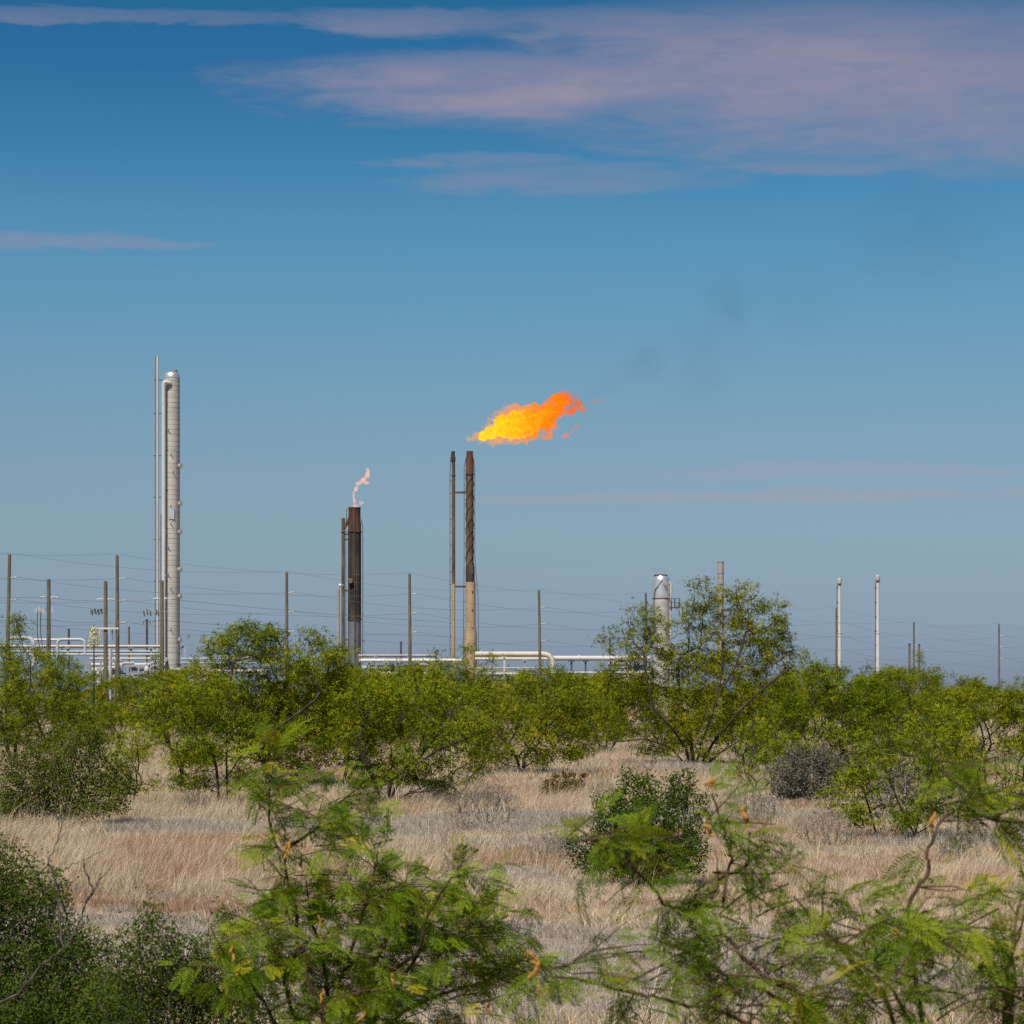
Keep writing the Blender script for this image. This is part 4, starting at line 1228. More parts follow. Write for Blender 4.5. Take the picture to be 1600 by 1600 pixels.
b = MB(); zc = Z(1031, D1)
b.tube([(tx - 0.7, D1 - rr * 0.6, zc), (tx - 0.95, D1 - rr - 0.8, zc)], 0.42, 14); b.tube([(tx - 0.95, D1 - rr - 0.8, zc), (tx - 0.97, D1 - rr - 0.95, zc)], 0.52, 14)
b.build('bottom_manway', M['alu'], tw)
b = MB()                                               # ladder on the shaded side
for s in (-0.2, 0.2):
    b.tube([(tx + rr * 0.72 + s * 0.6, D1 - rr * 0.72 - 0.18 + s * 0.6, 1.0), (tx + rr * 0.72 + s * 0.6, D1 - rr * 0.72 - 0.18 + s * 0.6, ztop - 9)], 0.022, 5)
for z in np.arange(1.2, ztop - 9, 0.34):
    b.tube([(tx + rr * 0.72 - 0.12, D1 - rr * 0.72 - 0.30, z), (tx + rr * 0.72 + 0.12, D1 - rr * 0.72 - 0.06, z)], 0.012, 4)
b.build('ladder', M['greysteel'], tw)
for yy in (675, 712, 740, 793, 820, 858, 900, 922, 985):
    MB().tube([(tx - 0.35 + 0.3 * (yy % 3), D1 - rr * 0.95 - 0.02, Z(yy, D1)), (tx - 0.15 + 0.3 * (yy % 3), D1 - rr - 0.42, Z(yy, D1) + 0.22)], 0.05, 6).build('small_nozzle', M['darksteel'], tw)
MB().box((tx + 0.1, D1 - rr - 0.03, Z(803, D1)), (0.72, 0.12, 1.5)).build('jacket_patch', M['alu'], tw, smooth=False)
b = MB(); q = [(tx + rr + 0.1, D1, Z(1024, D1)), (tx + rr + 0.15, D1, Z(1016, D1))] + arc((tx + rr + 0.42, D1, Z(1014, D1)), 0.28, math.pi, 0, 7) + [(tx + rr + 0.7, D1, Z(1026, D1))]
b.tube(q, 0.1, 8); b.build('drain_bend', M['whitepaint'], tw)

# shorter column right behind the tower
sc_ = thing('absorber_tower', 254.5, 334, 'shorter grey tower tucked behind the tall tower', 'tower')
sx = X(256.5, 334); sz = Z(806, 334)
MB().lathe([(0.5, -0.2), (0.5, sz), (0.4, sz + 0.3), (0.12, sz + 0.45), (0.01, sz + 0.46)], (sx, 334, 0), 18).build('shell', M['slategrey'], sc_)
MB().lathe([(0.56, 6.0), (0.56, 6.2)], (sx, 334, 0), 18).build('flange', M['greysteel'], sc_)

# thin twin vent mast
D2 = 331.0
vm = thing('vent_mast', 244, D2, 'thin twin-pipe vent mast beside the tall tower', 'mast')
x1, x2 = X(241.2, D2), X(246, D2)
MB().tube([(x2, D2, -0.1), (x2, D2, Z(556, D2))], 0.155, 10).build('mast_pipe', M['palestack'], vm)
MB().tube([(x2 - 0.21, D2 + 0.05, -0.1), (x2 - 0.21, D2 + 0.05, Z(556.5, D2))], 0.06, 8).build('tracer_pipe', M['darksteel'], vm)
MB().tube([(x1, D2, -0.1), (x1, D2, Z(557, D2))], 0.035, 6).build('guy_pipe', M['greysteel'], vm)
for yy in (594, 646, 712, 777, 843, 908, 970):
    b = MB(); z = Z(yy, D2)
    b.box(((x1 + x2) / 2, D2, z), (x2 - x1 + 0.3, 0.12, 0.06)); b.box((x2 + 0.36, D2, z + 0.02), (0.45, 0.12, 0.1))
    b.build('bracket', M['darksteel'], vm, smooth=False)

# sooty flare stack
D3 = 332.0; m3 = D3 / FPX
fa = thing('flare_stack', 553.5, D3, 'sooty dark flare stack with a rusty tip and a small pink flame', 'flare stack')
fx = X(554, D3); r3 = 10.3 * m3
zt = Z(793, D3); zb = Z(831, D3); zc = Z(968, D3)
MB().lathe([(r3, zc), (r3, zb)], (fx, D3, 0), 24).build('barrel', M['sootsteel'], fa)
MB().lathe([(r3 * 0.98, -0.1), (r3 * 0.98, zc - 0.02)], (fx, D3, 0), 24).build('base_section', M['slategrey'], fa)
MB().lathe([(r3 * 1.0, zb), (r3 * 1.0, zb + 1.0), (r3 * 0.93, zb + 1.5), (r3 * 0.90, zt - 0.2), (r3 * 1.0, zt - 0.05), (r3 * 1.0, zt), (r3 * 0.85, zt), (r3 * 0.82, zt - 0.8), (0.02, zt - 0.85)], (fx, D3, 0), 24).build('burner_tip', M['ruststeel'], fa)
for z in (zb, zc):
    MB().lathe([(r3 * 1.14, z - 0.06), (r3 * 1.14, z + 0.06)], (fx, D3, 0), 24).build('flange', M['ruststeel'], fa)
xs_ = X(536.2, D3)
sp_ = [(xs_, D3, -0.1), (xs_, D3, Z(832, D3)), (xs_ + 0.05, D3, Z(826, D3)), (xs_ + 0.3, D3, Z(821, D3)), (fx - r3 * 0.7, D3, Z(809, D3))]
MB().tube(spline(sp_, 5), 2.7 * m3, 10).build('side_riser', M['brownsteel'], fa)
MB().lathe([(3.8 * m3, Z(832, D3)), (3.8 * m3, Z(831, D3))], (xs_, D3, 0), 12).build('riser_flange', M['ruststeel'], fa)
xw = X(528.5, D3)
MB().tube([(xw, D3 - 0.2, -0.1), (xw, D3 - 0.2, Z(921, D3))], 2.4 * m3, 10).build('steam_pipe', M['stackgrey'], fa)
b = MB(); b.tube(spline([(xw, D3 - 0.2, Z(923, D3)), (xw + 0.05, D3 - 0.2, Z(917, D3)), (xw + 0.3, D3 - 0.2, Z(914, D3)), (xs_, D3 - 0.1, Z(915, D3))], 4), 2.0 * m3, 10)
b.build('steam_elbow', M['alu'], fa)
MB().tube([(fx - 5 * m3, D3 - r3 * 0.9, Z(908, D3)), (fx - 6 * m3, D3 - r3 - 0.45, Z(908, D3))], 0.34, 14).build('manway', M['brownsteel'], fa)
for xo, yo in ((567, -0.2), (541, -0.9), (555, -0.95)):
    b = MB(); xr = X(xo, D3); top = Z(812 if xo == 567 else 795, D3)
    b.tube([(xr, D3 + yo, -0.1), (xr, D3 + yo, Z(825, D3)), (fx + (xr - fx) * 0.85, D3 + yo * 0.95, top)], 0.05, 6)
    for z in np.arange(3.0, Z(830, D3), 1.6):
        b.box((xr, D3 + yo, z), (0.16, 0.12, 0.10))
    b.build('pilot_line', M['darksteel'], fa)
for yy in (835, 843, 923, 1000):
    MB().box(((xs_ + fx) / 2, D3, Z(yy, D3)), (fx - xs_, 0.15, 0.2)).build('brace', M['darksteel'], fa, smooth=False)

# tall flare stack with the big flame, and its slim companion
D4 = 335.0; m4 = D4 / FPX
fb = thing('flare_stack', 734, D4, 'tall brown flare stack with a spiral strake, tan lower half and big orange flame', 'flare stack')
gx = X(734, D4)
r4 = 6.0 * m4; r4b = 8.0 * m4
MB().lathe([(r4, Z(905, D4)), (r4, Z(741, D4))], (gx, D4, 0), 20).build('barrel', M['brownsteel'], fb)
MB().lathe([(r4 * 1.18, Z(909, D4)), (r4 * 1.18, Z(885, D4)), (r4 * 1.02, Z(883, D4))], (gx + 0.05, D4, 0), 20).build('sleeve', M['sootsteel'], fb)
MB().lathe([(r4b * 1.22, -0.1), (r4b * 1.22, Z(990, D4)), (r4b * 1.0, Z(980, D4)), (r4b * 0.98, Z(909.5, D4))], (gx + 0.1, D4, 0), 22).build('base_section', M['tansteel'], fb)
MB().lathe([(r4 * 1.04, Z(741, D4)), (r4 * 1.04, Z(722, D4)), (r4 * 0.86, Z(712, D4)), (r4 * 0.84, Z(705, D4)), (r4 * 0.7, Z(705, D4)), (0.02, Z(707, D4))], (gx, D4, 0), 20).build('burner_tip', M['ruststeel'], fb)
MB().lathe([(r4 * 1.25, Z(741.8, D4)), (r4 * 1.25, Z(740.6, D4))], (gx, D4, 0), 20).build('flange', M['darksteel'], fb)
for ph in range(3):                                    # helical strakes
    n = 90; V, F = [], []
    z0, z1 = Z(884, D4), Z(745, D4)
    for i in range(n + 1):
        a = ph * 2.094 + 2 * math.pi * 2.2 * i / n; z = z0 + (z1 - z0) * i / n
        for q, dz in ((r4 * 0.98, 0), (r4 * 1.13, 0), (r4 * 1.13, 0.06), (r4 * 0.98, 0.06)):
            V.append((gx + q * math.cos(a), D4 + q * math.sin(a), z + dz))
    for i in range(n):
        for j in range(4):
            F.append([4 * i + j, 4 * i + (j + 1) % 4, 4 * i + 4 + (j + 1) % 4, 4 * i + 4 + j])
    b = MB(); b.add(V, F); b.build('strake', M['sootsteel'], fb, smooth=False)
for s, sx_ in ((-1, 725.2), (1, 741.8)):
    b = MB(); xr = X(sx_, D4)
    b.tube([(gx + s * r4 * 1.0, D4 - 0.15, Z(716, D4)), (xr, D4 - 0.15, Z(731, D4)), (xr, D4 - 0.15, Z(870, D4)), (xr + s * (0.45 if s > 0 else 0.05), D4 - 0.15, Z(935, D4)), (xr + s * (0.5 if s > 0 else 0.1), D4 - 0.15, 0)], 0.045, 6)
    for z in np.arange(3, Z(735, D4), 1.9):
        b.box((gx + s * r4 * 1.15, D4 - 0.15, z), (0.35, 0.07, 0.07))
    b.build('pilot_line', M['darksteel'], fb)
for z in np.arange(6, Z(780, D4), 2.4):
    MB().box((gx + 0.35, D4 - r4 - 0.08, z), (0.16, 0.16, 0.22)).build('cable_clamp', M['sootsteel'], fb, smooth=False)
fc = thing('vent_stack', 708, D4, 'slim pipe stack standing close beside the tall strake-wound flare stack', 'stack')
hx = X(708.6, D4)
MB().lathe([(2.7 * m4, Z(912, D4)), (2.6 * m4, Z(722, D4))], (hx, D4, 0), 14).build('barrel', M['brownsteel'], fc)
MB().lathe([(2.7 * m4, -0.1), (2.7 * m4, Z(912, D4) - 0.02)], (hx, D4, 0), 14).build('base_section', M['tansteel'], fc)
MB().lathe([(2.9 * m4, Z(722, D4)), (3.6 * m4, Z(720, D4)), (3.6 * m4, Z(714, D4)), (2.6 * m4, Z(713, D4)), (2.9 * m4, Z(706, D4)), (2.9 * m4, Z(705, D4)), (0.02, Z(705.5, D4))], (hx - 0.05, D4, 0), 14).build('burner_tip', M['sootsteel'], fc)
MB().lathe([(3.6 * m4, Z(743.5, D4)), (3.6 * m4, Z(742, D4))], (hx, D4, 0), 14).build('flange', M['darksteel'], fc)
b = MB(); xr = X(703.2, D4)
b.tube([(hx - 0.25, D4, Z(707, D4)), (xr + 0.1, D4, Z(716, D4)), (xr, D4, Z(740, D4)), (xr, D4, 0)], 0.05, 6)
for z in np.arange(3, Z(738, D4), 1.7):
    b.box((xr + 0.02, D4, z), (0.14, 0.1, 0.16)); b.box(((xr + hx) / 2, D4, z), (hx - xr, 0.05, 0.05))
b.build('ignition_line', M['darksteel'], fc)
for yy in (769.5, 916.5):
    MB().box(((hx + gx) / 2, D4, Z(yy, D4)), (gx - hx - 0.4, 0.18, 0.26)).build('cross_brace', M['darksteel'] if yy > 900 else M['brownsteel'], fb, smooth=False)

# squat domed vessel
D5 = 334.0; m5 = D5 / FPX
ve = thing('process_vessel', 1033, D5, 'squat silver process vessel with a domed shoulder and side platform', 'vessel')
vx = X(1033, D5); r5 = 13.2 * m5
MB().lathe([(r5 * 1.02, -0.1), (r5 * 1.02, Z(935, D5))], (vx, D5, 0), 24).build('shell', M['jacket'], ve)
MB().lathe([(r5, Z(935, D5)), (r5, Z(908, D5)), (r5 * 0.95, Z(903.5, D5)), (r5 * 0.78, Z(900, D5)), (0.02, Z(899, D5))], (vx, D5, 0), 24).build('domed_head', M['alu'], ve)
MB().lathe([(r5 * 0.8, Z(900.2, D5)), (r5 * 0.8, Z(898, D5)), (0.02, Z(897.5, D5))], (vx - 0.05, D5, 0), 24).build('top_flange', M['darksteel'], ve)
MB().lathe([(r5 * 1.07, Z(935.8, D5)), (r5 * 1.07, Z(934.6, D5))], (vx, D5, 0), 24).build('ring_flange', M['ruststeel'], ve)
xr = vx + r5 + 0.12
MB().tube(spline([(vx + r5 * 0.7, D5 - 0.3, Z(909, D5)), (xr, D5 - 0.3, Z(913, D5)), (xr + 0.05, D5 - 0.3, Z(924, D5)), (xr, D5 - 0.3, Z(936, D5)), (xr, D5 - 0.3, Z(990, D5)), (xr, D5 - 0.3, 0)], 4), 0.17, 8).build('downcomer', M['whitepaint'], ve)
MB().tube(spline([(vx + 0.1, D5 - r5 - 0.05, Z(907, D5)), (vx - 0.5, D5 - r5 * 0.95, Z(917, D5)), (vx - 0.95, D5 - r5 * 0.7, Z(930, D5)), (vx - 1.0, D5 - r5 * 0.7, Z(990, D5))], 4), 0.05, 6).build('conduit', M['darksteel'], ve)
MB().tube([(vx + 0.45, D5 - r5 * 0.85, Z(912, D5)), (vx + 0.5, D5 - r5 - 0.3, Z(912, D5))], 0.26, 14).build('manway', M['stackgrey'], ve)
b = MB(); x0, x1_ = vx + r5, vx + r5 + 1.35
b.box(((x0 + x1_) / 2, D5, Z(949.5, D5)), (x1_ - x0, 1.4, 0.14))
for xx in (x0 + 0.1, (x0 + x1_) / 2, x1_ - 0.05):
    b.box((xx, D5 - 0.68, Z(942, D5)), (0.07, 0.07, 1.2)); b.box((xx, D5 + 0.68, Z(942, D5)), (0.07, 0.07, 1.2))
for zz in (935.5, 942):
    b.box(((x0 + x1_) / 2, D5 - 0.68, Z(zz, D5)), (x1_ - x0, 0.06, 0.06)); b.box((x1_ - 0.04, D5, Z(zz, D5)), (0.06, 1.4, 0.06))
b.build('platform', M['darksteel'], ve, smooth=False)

# plain exhaust stack behind the tall mesquite
ex = thing('exhaust_stack', 1126, 336, 'plain banded steel exhaust stack rising behind the tall mesquite', 'stack')
qx = X(1126, 336); q5 = 336 / FPX
MB().lathe([(5.0 * q5, -0.1), (4.9 * q5, Z(878, 336)), (4.2 * q5, Z(878, 336)), (4.1 * q5, Z(884, 336)), (0.02, Z(885, 336))], (qx, 336, 0), 18).build('barrel', M['stackgrey'], ex)
for yy in (878, 895.5, 912.5, 946, 975):
    MB().lathe([(5.35 * q5, Z(yy, 336) - 0.06), (5.35 * q5, Z(yy, 336) + 0.06)], (qx, 336, 0), 18).build('band', M['seam'], ex)

# two capped vents
for px, py, lab in ((1311.6, 904, 'shorter of two slim pale capped vent stacks, standing against a wooden pole'), (1371.5, 899, 'taller of two slim pale capped vent stacks, standing clear')):
    d = 356.0; q5 = d / FPX
    v = thing('capped_vent', px, d, lab, 'stack', 'slim pale capped vent stacks')
    x = X(px, d); zt = Z(py, d)
    MB().lathe([(3.3 * q5, -0.1), (3.2 * q5, Z(990, d)), (2.5 * q5, Z(985, d)), (2.4 * q5, zt - 0.9)], (x, d, 0), 14).build('barrel', M['palestack'], v)
    MB().lathe([(2.5 * q5, zt - 0.95), (2.9 * q5, zt - 0.7), (3.5 * q5, zt - 0.62), (3.5 * q5, zt), (2.4 * q5, zt + 0.06), (0.02, zt + 0.06)], (x, d, 0), 14).build('cap', M['palestack'], v)
    MB().lathe([(2.9 * q5, zt - 0.97), (2.9 * q5, zt - 0.72)], (x, d, 0), 14).build('collar', M['ruststeel'], v)
    b = MB(); b.tube([(x - 0.36, d - 0.1, 0), (x - 0.36, d - 0.1, zt - 1.0)], 0.05, 6)
    for z in np.arange(3, zt - 1, 2.0):
        b.box((x - 0.3, d - 0.1, z), (0.22, 0.12, 0.16))
    b.build('ladder_rail', M['darksteel'], v)
    MB().lathe([(3.2 * q5, Z(991, d)), (3.6 * q5, Z(990.5, d)), (3.6 * q5, Z(989, d)), (2.6 * q5, Z(988.5, d))], (x, d, 0), 14).build('band', M['whitepaint'], v)


# ------------------------------------------------------------------ pipe runs
def pipe_run(name, pts_px, d, r_px, mat, label, corner=0.0, group=None, posts=(), post_mat='greysteel', flanges=()):
    """a pipe through photo points at distance d, rounded corners, with its support posts"""
    q5 = d / FPX
    r = r_px * q5
    p = [P(a, b, d) for a, b in pts_px]
    out = [p[0]]
    for i in range(1, len(p) - 1):
        a, b, c = p[i - 1], p[i], p[i + 1]
        u = a - b; w = c - b
        k = min(corner * q5, np.linalg.norm(u) * 0.49, np.linalg.norm(w) * 0.49)
        u /= np.linalg.norm(u); w /= np.linalg.norm(w)
        for t in np.linspace(0, 1, 7):
            s, e = b + u * k, b + w * k
            out.append((1 - t) ** 2 * s + 2 * t * (1 - t) * b + t * t * e)
    out.append(p[-1])
    t = empty(name, (p[0][0], d, 0.0), label, 'pipe', group)
    MB().tube(out, r, 12).build('pipe', M[mat], t)
    for (px, top) in posts:
        zt = Z(top, d)
        b = MB(); b.box((X(px, d), d, zt / 2 - 0.05), (0.22, 0.22, zt - 0.1)); b.box((X(px, d), d, zt - 0.06), (0.7, 0.6, 0.12))
        b.build('support_post', M[post_mat], t, smooth=False)
    for (px, py, ax) in flanges:
        c = P(px, py, d); v = np.array([1.0, 0, 0]) if ax == 'x' else np.array([0, 0, 1.0])
        MB().tube([c - v * 0.07, c + v * 0.07], r * 1.35, 14).build('flange', M[mat], t)
    return t


pipe_run('pipe_loop', [(742, 1022), (864, 1022), (864, 1100)], 322, 4.2, 'creampaint', 'thick cream pipe leaving the tan flare stack and bending down at an elbow', 17, posts=[(788, 1026)], post_mat='creampaint', flanges=[(752, 1022, 'x'), (864, 1062, 'z')])
pipe_run('process_pipe', [(742, 1029.5), (862, 1029.5)], 324, 2.4, 'creampaint', 'thinner cream pipe running just under the thick cream pipe', posts=[(770, 1031), (820, 1031)])
pipe_run('process_pipe', [(560, 1032), (722, 1032)], 324, 3.0, 'pipepaint', 'off-white pipe on posts between the two flare stacks', posts=[(577, 1034), (603, 1034), (622, 1034), (652, 1034), (690, 1034), (712, 1034)], flanges=[(600, 1032, 'x'), (664, 1032, 'x')])
pipe_run('process_pipe', [(560, 1024.5), (680, 1024.5)], 328, 2.4, 'greysteel', 'grey upper pipe between the two flare stacks', posts=[(588, 1026), (640, 1026)])
pipe_run('process_pipe', [(572, 1053), (700, 1053)], 322, 3.6, 'creampaint', 'low cream pipe partly hidden by bushes between the two flare stacks', posts=[(590, 1056), (630, 1056), (670, 1056)], flanges=[(610, 1053, 'x')])
pipe_run('process_pipe', [(862, 1028.5), (1016, 1028.5)], 328, 4.0, 'palestack', 'long grey pipe run between the cream elbow and the silver vessel', posts=[(893, 1033), (915, 1033), (954, 1033), (985, 1033)], post_mat='darksteel', flanges=[(905, 1028.5, 'x')])
pipe_run('process_pipe', [(742, 1053), (856, 1053)], 326, 2.2, 'whitepaint', 'low white pipe seen below the thick cream pipe', posts=[(760, 1055), (800, 1055), (835, 1055)])
pipe_run('process_pipe', [(742, 1044), (862, 1044)], 330, 1.4, 'paintblue', 'thin blue-grey pipe between the cream pipes and the low white one', posts=[(756, 1045), (812, 1045)])
pipe_run('process_pipe', [(868, 1051), (1010, 1051)], 326, 1.8, 'whitepaint', 'low white pipe under the long grey pipe run', posts=[(900, 1053), (940, 1053)])
pipe_run('pipe_loop', [(10, 1012), (10, 996.5), (52.5, 996.5), (52.5, 1040)], 318, 3.3, 'whitepaint', 'thick white pipe loop between the first pole and the slimmer loop', 12)
pipe_run('pipe_loop', [(89.5, 1040), (89.5, 999), (133, 999), (133, 1022)], 316, 2.3, 'whitepaint', 'slim white pipe loop beside the yucca bloom', 9)
pipe_run('pipe_loop', [(-40, 1003), (1, 1003), (1, 1030)], 316, 2.6, 'whitepaint', 'white pipe elbow cut by the frame edge', 8)
pipe_run('process_pipe', [(48, 999.5), (96, 999.5)], 322, 1.8, 'pipepaint', 'short pale pipe joining the two white pipe loops')
pipe_run('process_pipe', [(-40, 1010), (256, 1010)], 324, 2.6, 'stackgrey', 'uppermost grey pipe of the rack behind the crossarm poles', posts=[(-10, 1012), (40, 1012), (106, 1012), (205, 1012), (236, 1012)])
pipe_run('process_pipe', [(-40, 1018), (258, 1018)], 325, 2.0, 'paintblue', 'blue-grey pipe second down in the rack behind the crossarm poles')
pipe_run('process_pipe', [(40, 1022.5), (258, 1022.5)], 323, 1.6, 'whitepaint', 'thin white pipe third down in the rack behind the crossarm poles', posts=[(70, 1024), (150, 1024)])
pipe_run('process_pipe', [(140, 1029), (256, 1029)], 322, 1.6, 'creampaint', 'thin cream pipe lowest in the rack behind the crossarm poles')
pipe_run('process_pipe', [(140, 1038.5), (258, 1038.5)], 320, 2.6, 'palestack', 'thick grey pipe below the rack, running into the tower base', posts=[(190, 1040), (225, 1040)])
pipe_run('process_pipe', [(283, 1048.5), (420, 1048.5)], 322, 2.8, 'creampaint', 'cream pipe leaving the tower base toward the dense mesquite', posts=[(293, 1050), (330, 1050), (365, 1050)], post_mat='whitepaint')
pipe_run('process_pipe', [(283, 1036), (400, 1036)], 326, 1.6, 'paintblue', 'blue-grey pipe above the cream pipe past the tower base', posts=[(310, 1037), (345, 1037)])
pipe_run('process_pipe', [(283, 1029), (400, 1029)], 327, 1.3, 'whitepaint', 'thin white pipe uppermost past the tower base', posts=[(298, 1030)])


def skid(name, px0, px1, top, base, d, label, seed, mats):
    """a steel frame packed with small piping: posts, beams, valves and drums"""
    rg = np.random.default_rng(seed)
    t = empty(name, (X((px0 + px1) / 2, d), d, 0.0), label, 'equipment')
    n = max(2, int((px1 - px0) / 16))
    for i in range(n + 1):
        x = X(px0 + (px1 - px0) * i / n, d)
        for yo in (-1.2, 1.2):
            MB().box((x, d + yo, Z(top, d) / 2), (0.2, 0.2, Z(top, d))).build('post', M['greysteel'], t, smooth=False)
    for zz in np.linspace(top + 1, base, 4):
        MB().box((X((px0 + px1) / 2, d), d - 1.2, Z(zz, d)), ((px1 - px0) * d / FPX, 0.16, 0.2)).build('beam', M['greysteel'], t, smooth=False)
    for i in range(n * 5):
        x = X(rg.uniform(px0 + 3, px1 - 3), d); y = d + rg.uniform(-2.2, 0.8); mt = M[mats[rg.integers(0, len(mats))]]
        h = Z(rg.uniform(top - 2, base - 10), d); rr_ = rg.uniform(0.10, 0.22)
        k = rg.integers(0, 4)
        if k == 0:
            MB().tube([(x, y, 0), (x, y, h)] + arc((x + 0.5, y, h), 0.5, math.pi, math.pi / 2, 5)[1:] + [np.array([x + 1.6, y, h + 0.5])], rr_, 8).build('riser', mt, t)
        elif k == 1:
            MB().tube([(x - 1.3, y, h), (x + 1.3, y, h)], rr_ * 2.2, 12).build('drum', mt, t)
        elif k == 2:
            b = MB(); b.tube([(x, y, 0), (x, y, h)], rr_, 8); b.lathe([(0.3, h - 0.25), (0.36, h), (0.3, h + 0.25), (0.05, h + 0.4), (0.05, h + 0.8), (0.3, h + 0.82), (0.3, h + 0.88)], (x, y, 0), 10); b.build('valve', mt, t)
        else:
            MB().lathe([(rr_ * 3.0, 0), (rr_ * 3.0, h * 0.75), (rr_ * 2.2, h * 0.8 + 0.2), (0.02, h * 0.8 + 0.3)], (x, y, 0), 14).build('filter_pot', mt, t)
    return t


skid('pump_skid', 138, 182, 1034, 1075, 312, 'cluster of shiny valves and white piping at the feet of the crossarm poles', 61, ['whitepaint', 'alu', 'paintblue', 'greysteel', 'slategrey', 'alu'])
skid('pump_skid', 186, 252, 1040, 1075, 315, 'frame of white and grey piping between the crossarm poles and the tower base', 62, ['pipepaint', 'paintblue', 'stackgrey', 'greysteel', 'slategrey', 'whitepaint'])
skid('pump_skid', 285, 330, 1040, 1075, 318, 'frame of pale piping just past the tower base', 63, ['whitepaint', 'creampaint', 'paintblue'])
skid('pipe_skid', 575, 660, 1040, 1070, 330, 'blue-grey frame of small piping between the two flare stacks', 64, ['paintblue', 'greysteel', 'whitepaint', 'slategrey'])
skid('pipe_skid', 960, 1014, 1030, 1072, 330, 'crowded skid of white and silver piping next to the silver vessel', 65, ['whitepaint', 'palestack', 'greysteel', 'slategrey', 'stackgrey'])
skid('pipe_skid', 745, 800, 1046, 1072, 333, 'low pipe frame at the foot of the tan flare stack', 66, ['paintblue', 'whitepaint', 'slategrey'])

# ------------------------------------------------------------------ flames and smoke
def volume_material(name, dens, inner, outer, tail, nscale, thr, axis_len, tailgain=1.0, step=0.12):
    """glowing gas: absorbs as it emits, so that thick parts show the gas colour and thin rims let the sky through"""
    m = bpy.data.materials.new(name)
    m.use_nodes = True
    t = NT(m.node_tree); t.n.clear()
    out = t.new('ShaderNodeOutputMaterial')
    tc = t.new('ShaderNodeTexCoord')
    pos = tc.outputs['Object']
    sep = t.new('ShaderNodeSeparateXYZ'); t.l.new(pos, sep.inputs[0])
    along = t.math('DIVIDE', sep.outputs[0], axis_len, clamp=True)
    n1 = t.noise(pos, nscale, 5, 0.62, 0.8)
    n2 = t.noise(pos, nscale * 2.4, 6, 0.66, 1.2)
    # hot yellow near the burner side, red toward the tail, broken up by turbulence
    heat = t.math('ADD', t.math('MULTIPLY', t.math('POWER', along, 1.5), -1.15), t.math('MULTIPLY', n1, 1.7))
    heat = t.math('ADD', heat, t.math('MULTIPLY', t.math('SUBTRACT', n2, 0.5), 2.2))
    col = t.ramp(t.mapr(heat, -0.55, 1.05, 0.0, 1.0, False), [(0.0, tail), (0.30, outer), (0.62, tuple(0.6 * a + 0.4 * b for a, b in zip(outer, inner))), (0.95, inner)])
    d = t.mapr(t.math('ADD', t.math('MULTIPLY', n1, 0.6), t.math('MULTIPLY', n2, 0.4)), thr - 0.10, thr + 0.10, 0.02, 1.0)
    d = t.math('MULTIPLY', d, dens)
    d = t.math('MULTIPLY', d, t.mapr(along, 0.35, 0.85, 1.0, tailgain))
    ab = t.new('ShaderNodeVolumeAbsorption'); ab.inputs['Color'].default_value = (0, 0, 0, 1)
    t.l.new(d, ab.inputs['Density'])
    em = t.new('ShaderNodeEmission'); t.l.new(col, em.inputs[0]); t.l.new(d, em.inputs[1])
    add = t.new('ShaderNodeAddShader'); t.l.new(ab.outputs[0], add.inputs[0]); t.l.new(em.outputs[0], add.inputs[1])
    t.l.new(add.outputs[0], out.inputs['Volume'])
    try:
        m.cycles.volume_step_rate = step
    except Exception:
        pass
    return m


def blob_mesh(name, blobs, d, origin_px, mat, voxel, disp, dscale, depth=0.9, seed=0, grow_=1.0):
    """lobes of gas (photo px centre, radii, tilt) at distance d, fused and roughened into one closed body"""
    rg = np.random.default_rng(seed)
    o0 = P(origin_px[0], origin_px[1], d)
    bm_v, bm_f = [], []
    q5 = d / FPX
    b = MB()
    nu, nv = 16, 10
    for (cx, cy, rx, ry, tilt) in blobs:
        rx, ry = rx * grow_, ry * grow_
        c = P(cx, cy, d + rg.normal(0, 0.25)) - o0
        dep = (rx * ry) ** 0.5 * depth
        V = []
        for i in range(nv + 1):
            th = math.pi * i / nv
            for j in range(nu):
                ph = 2 * math.pi * j / nu
                x, y, z = math.sin(th) * math.cos(ph) * rx, math.sin(th) * math.sin(ph) * dep, math.cos(th) * ry
                x, z = x * math.cos(tilt) - z * math.sin(tilt), x * math.sin(tilt) + z * math.cos(tilt)
                V.append(c + np.array([x, y, z]) * q5)
        F = [[i * nu + j, i * nu + (j + 1) % nu, (i + 1) * nu + (j + 1) % nu, (i + 1) * nu + j] for i in range(nv) for j in range(nu)]
        b.add(V, F)
    o = b.build(name, mat, None, origin=(0, 0, 0))
    o.location = tuple(o0)
    rm = o.modifiers.new('fuse', 'REMESH'); rm.mode = 'VOXEL'; rm.voxel_size = voxel
    for k, (ds, st) in enumerate(((dscale, disp), (dscale * 0.35, disp * 0.6))):
        tx_ = bpy.data.textures.new(name + ' turbulence %d' % k, 'CLOUDS'); tx_.noise_scale = ds; tx_.noise_depth = 3
        dm = o.modifiers.new('turbulence', 'DISPLACE'); dm.texture = tx_; dm.strength = st; dm.mid_level = 0.55; dm.texture_coords = 'LOCAL'
    return o


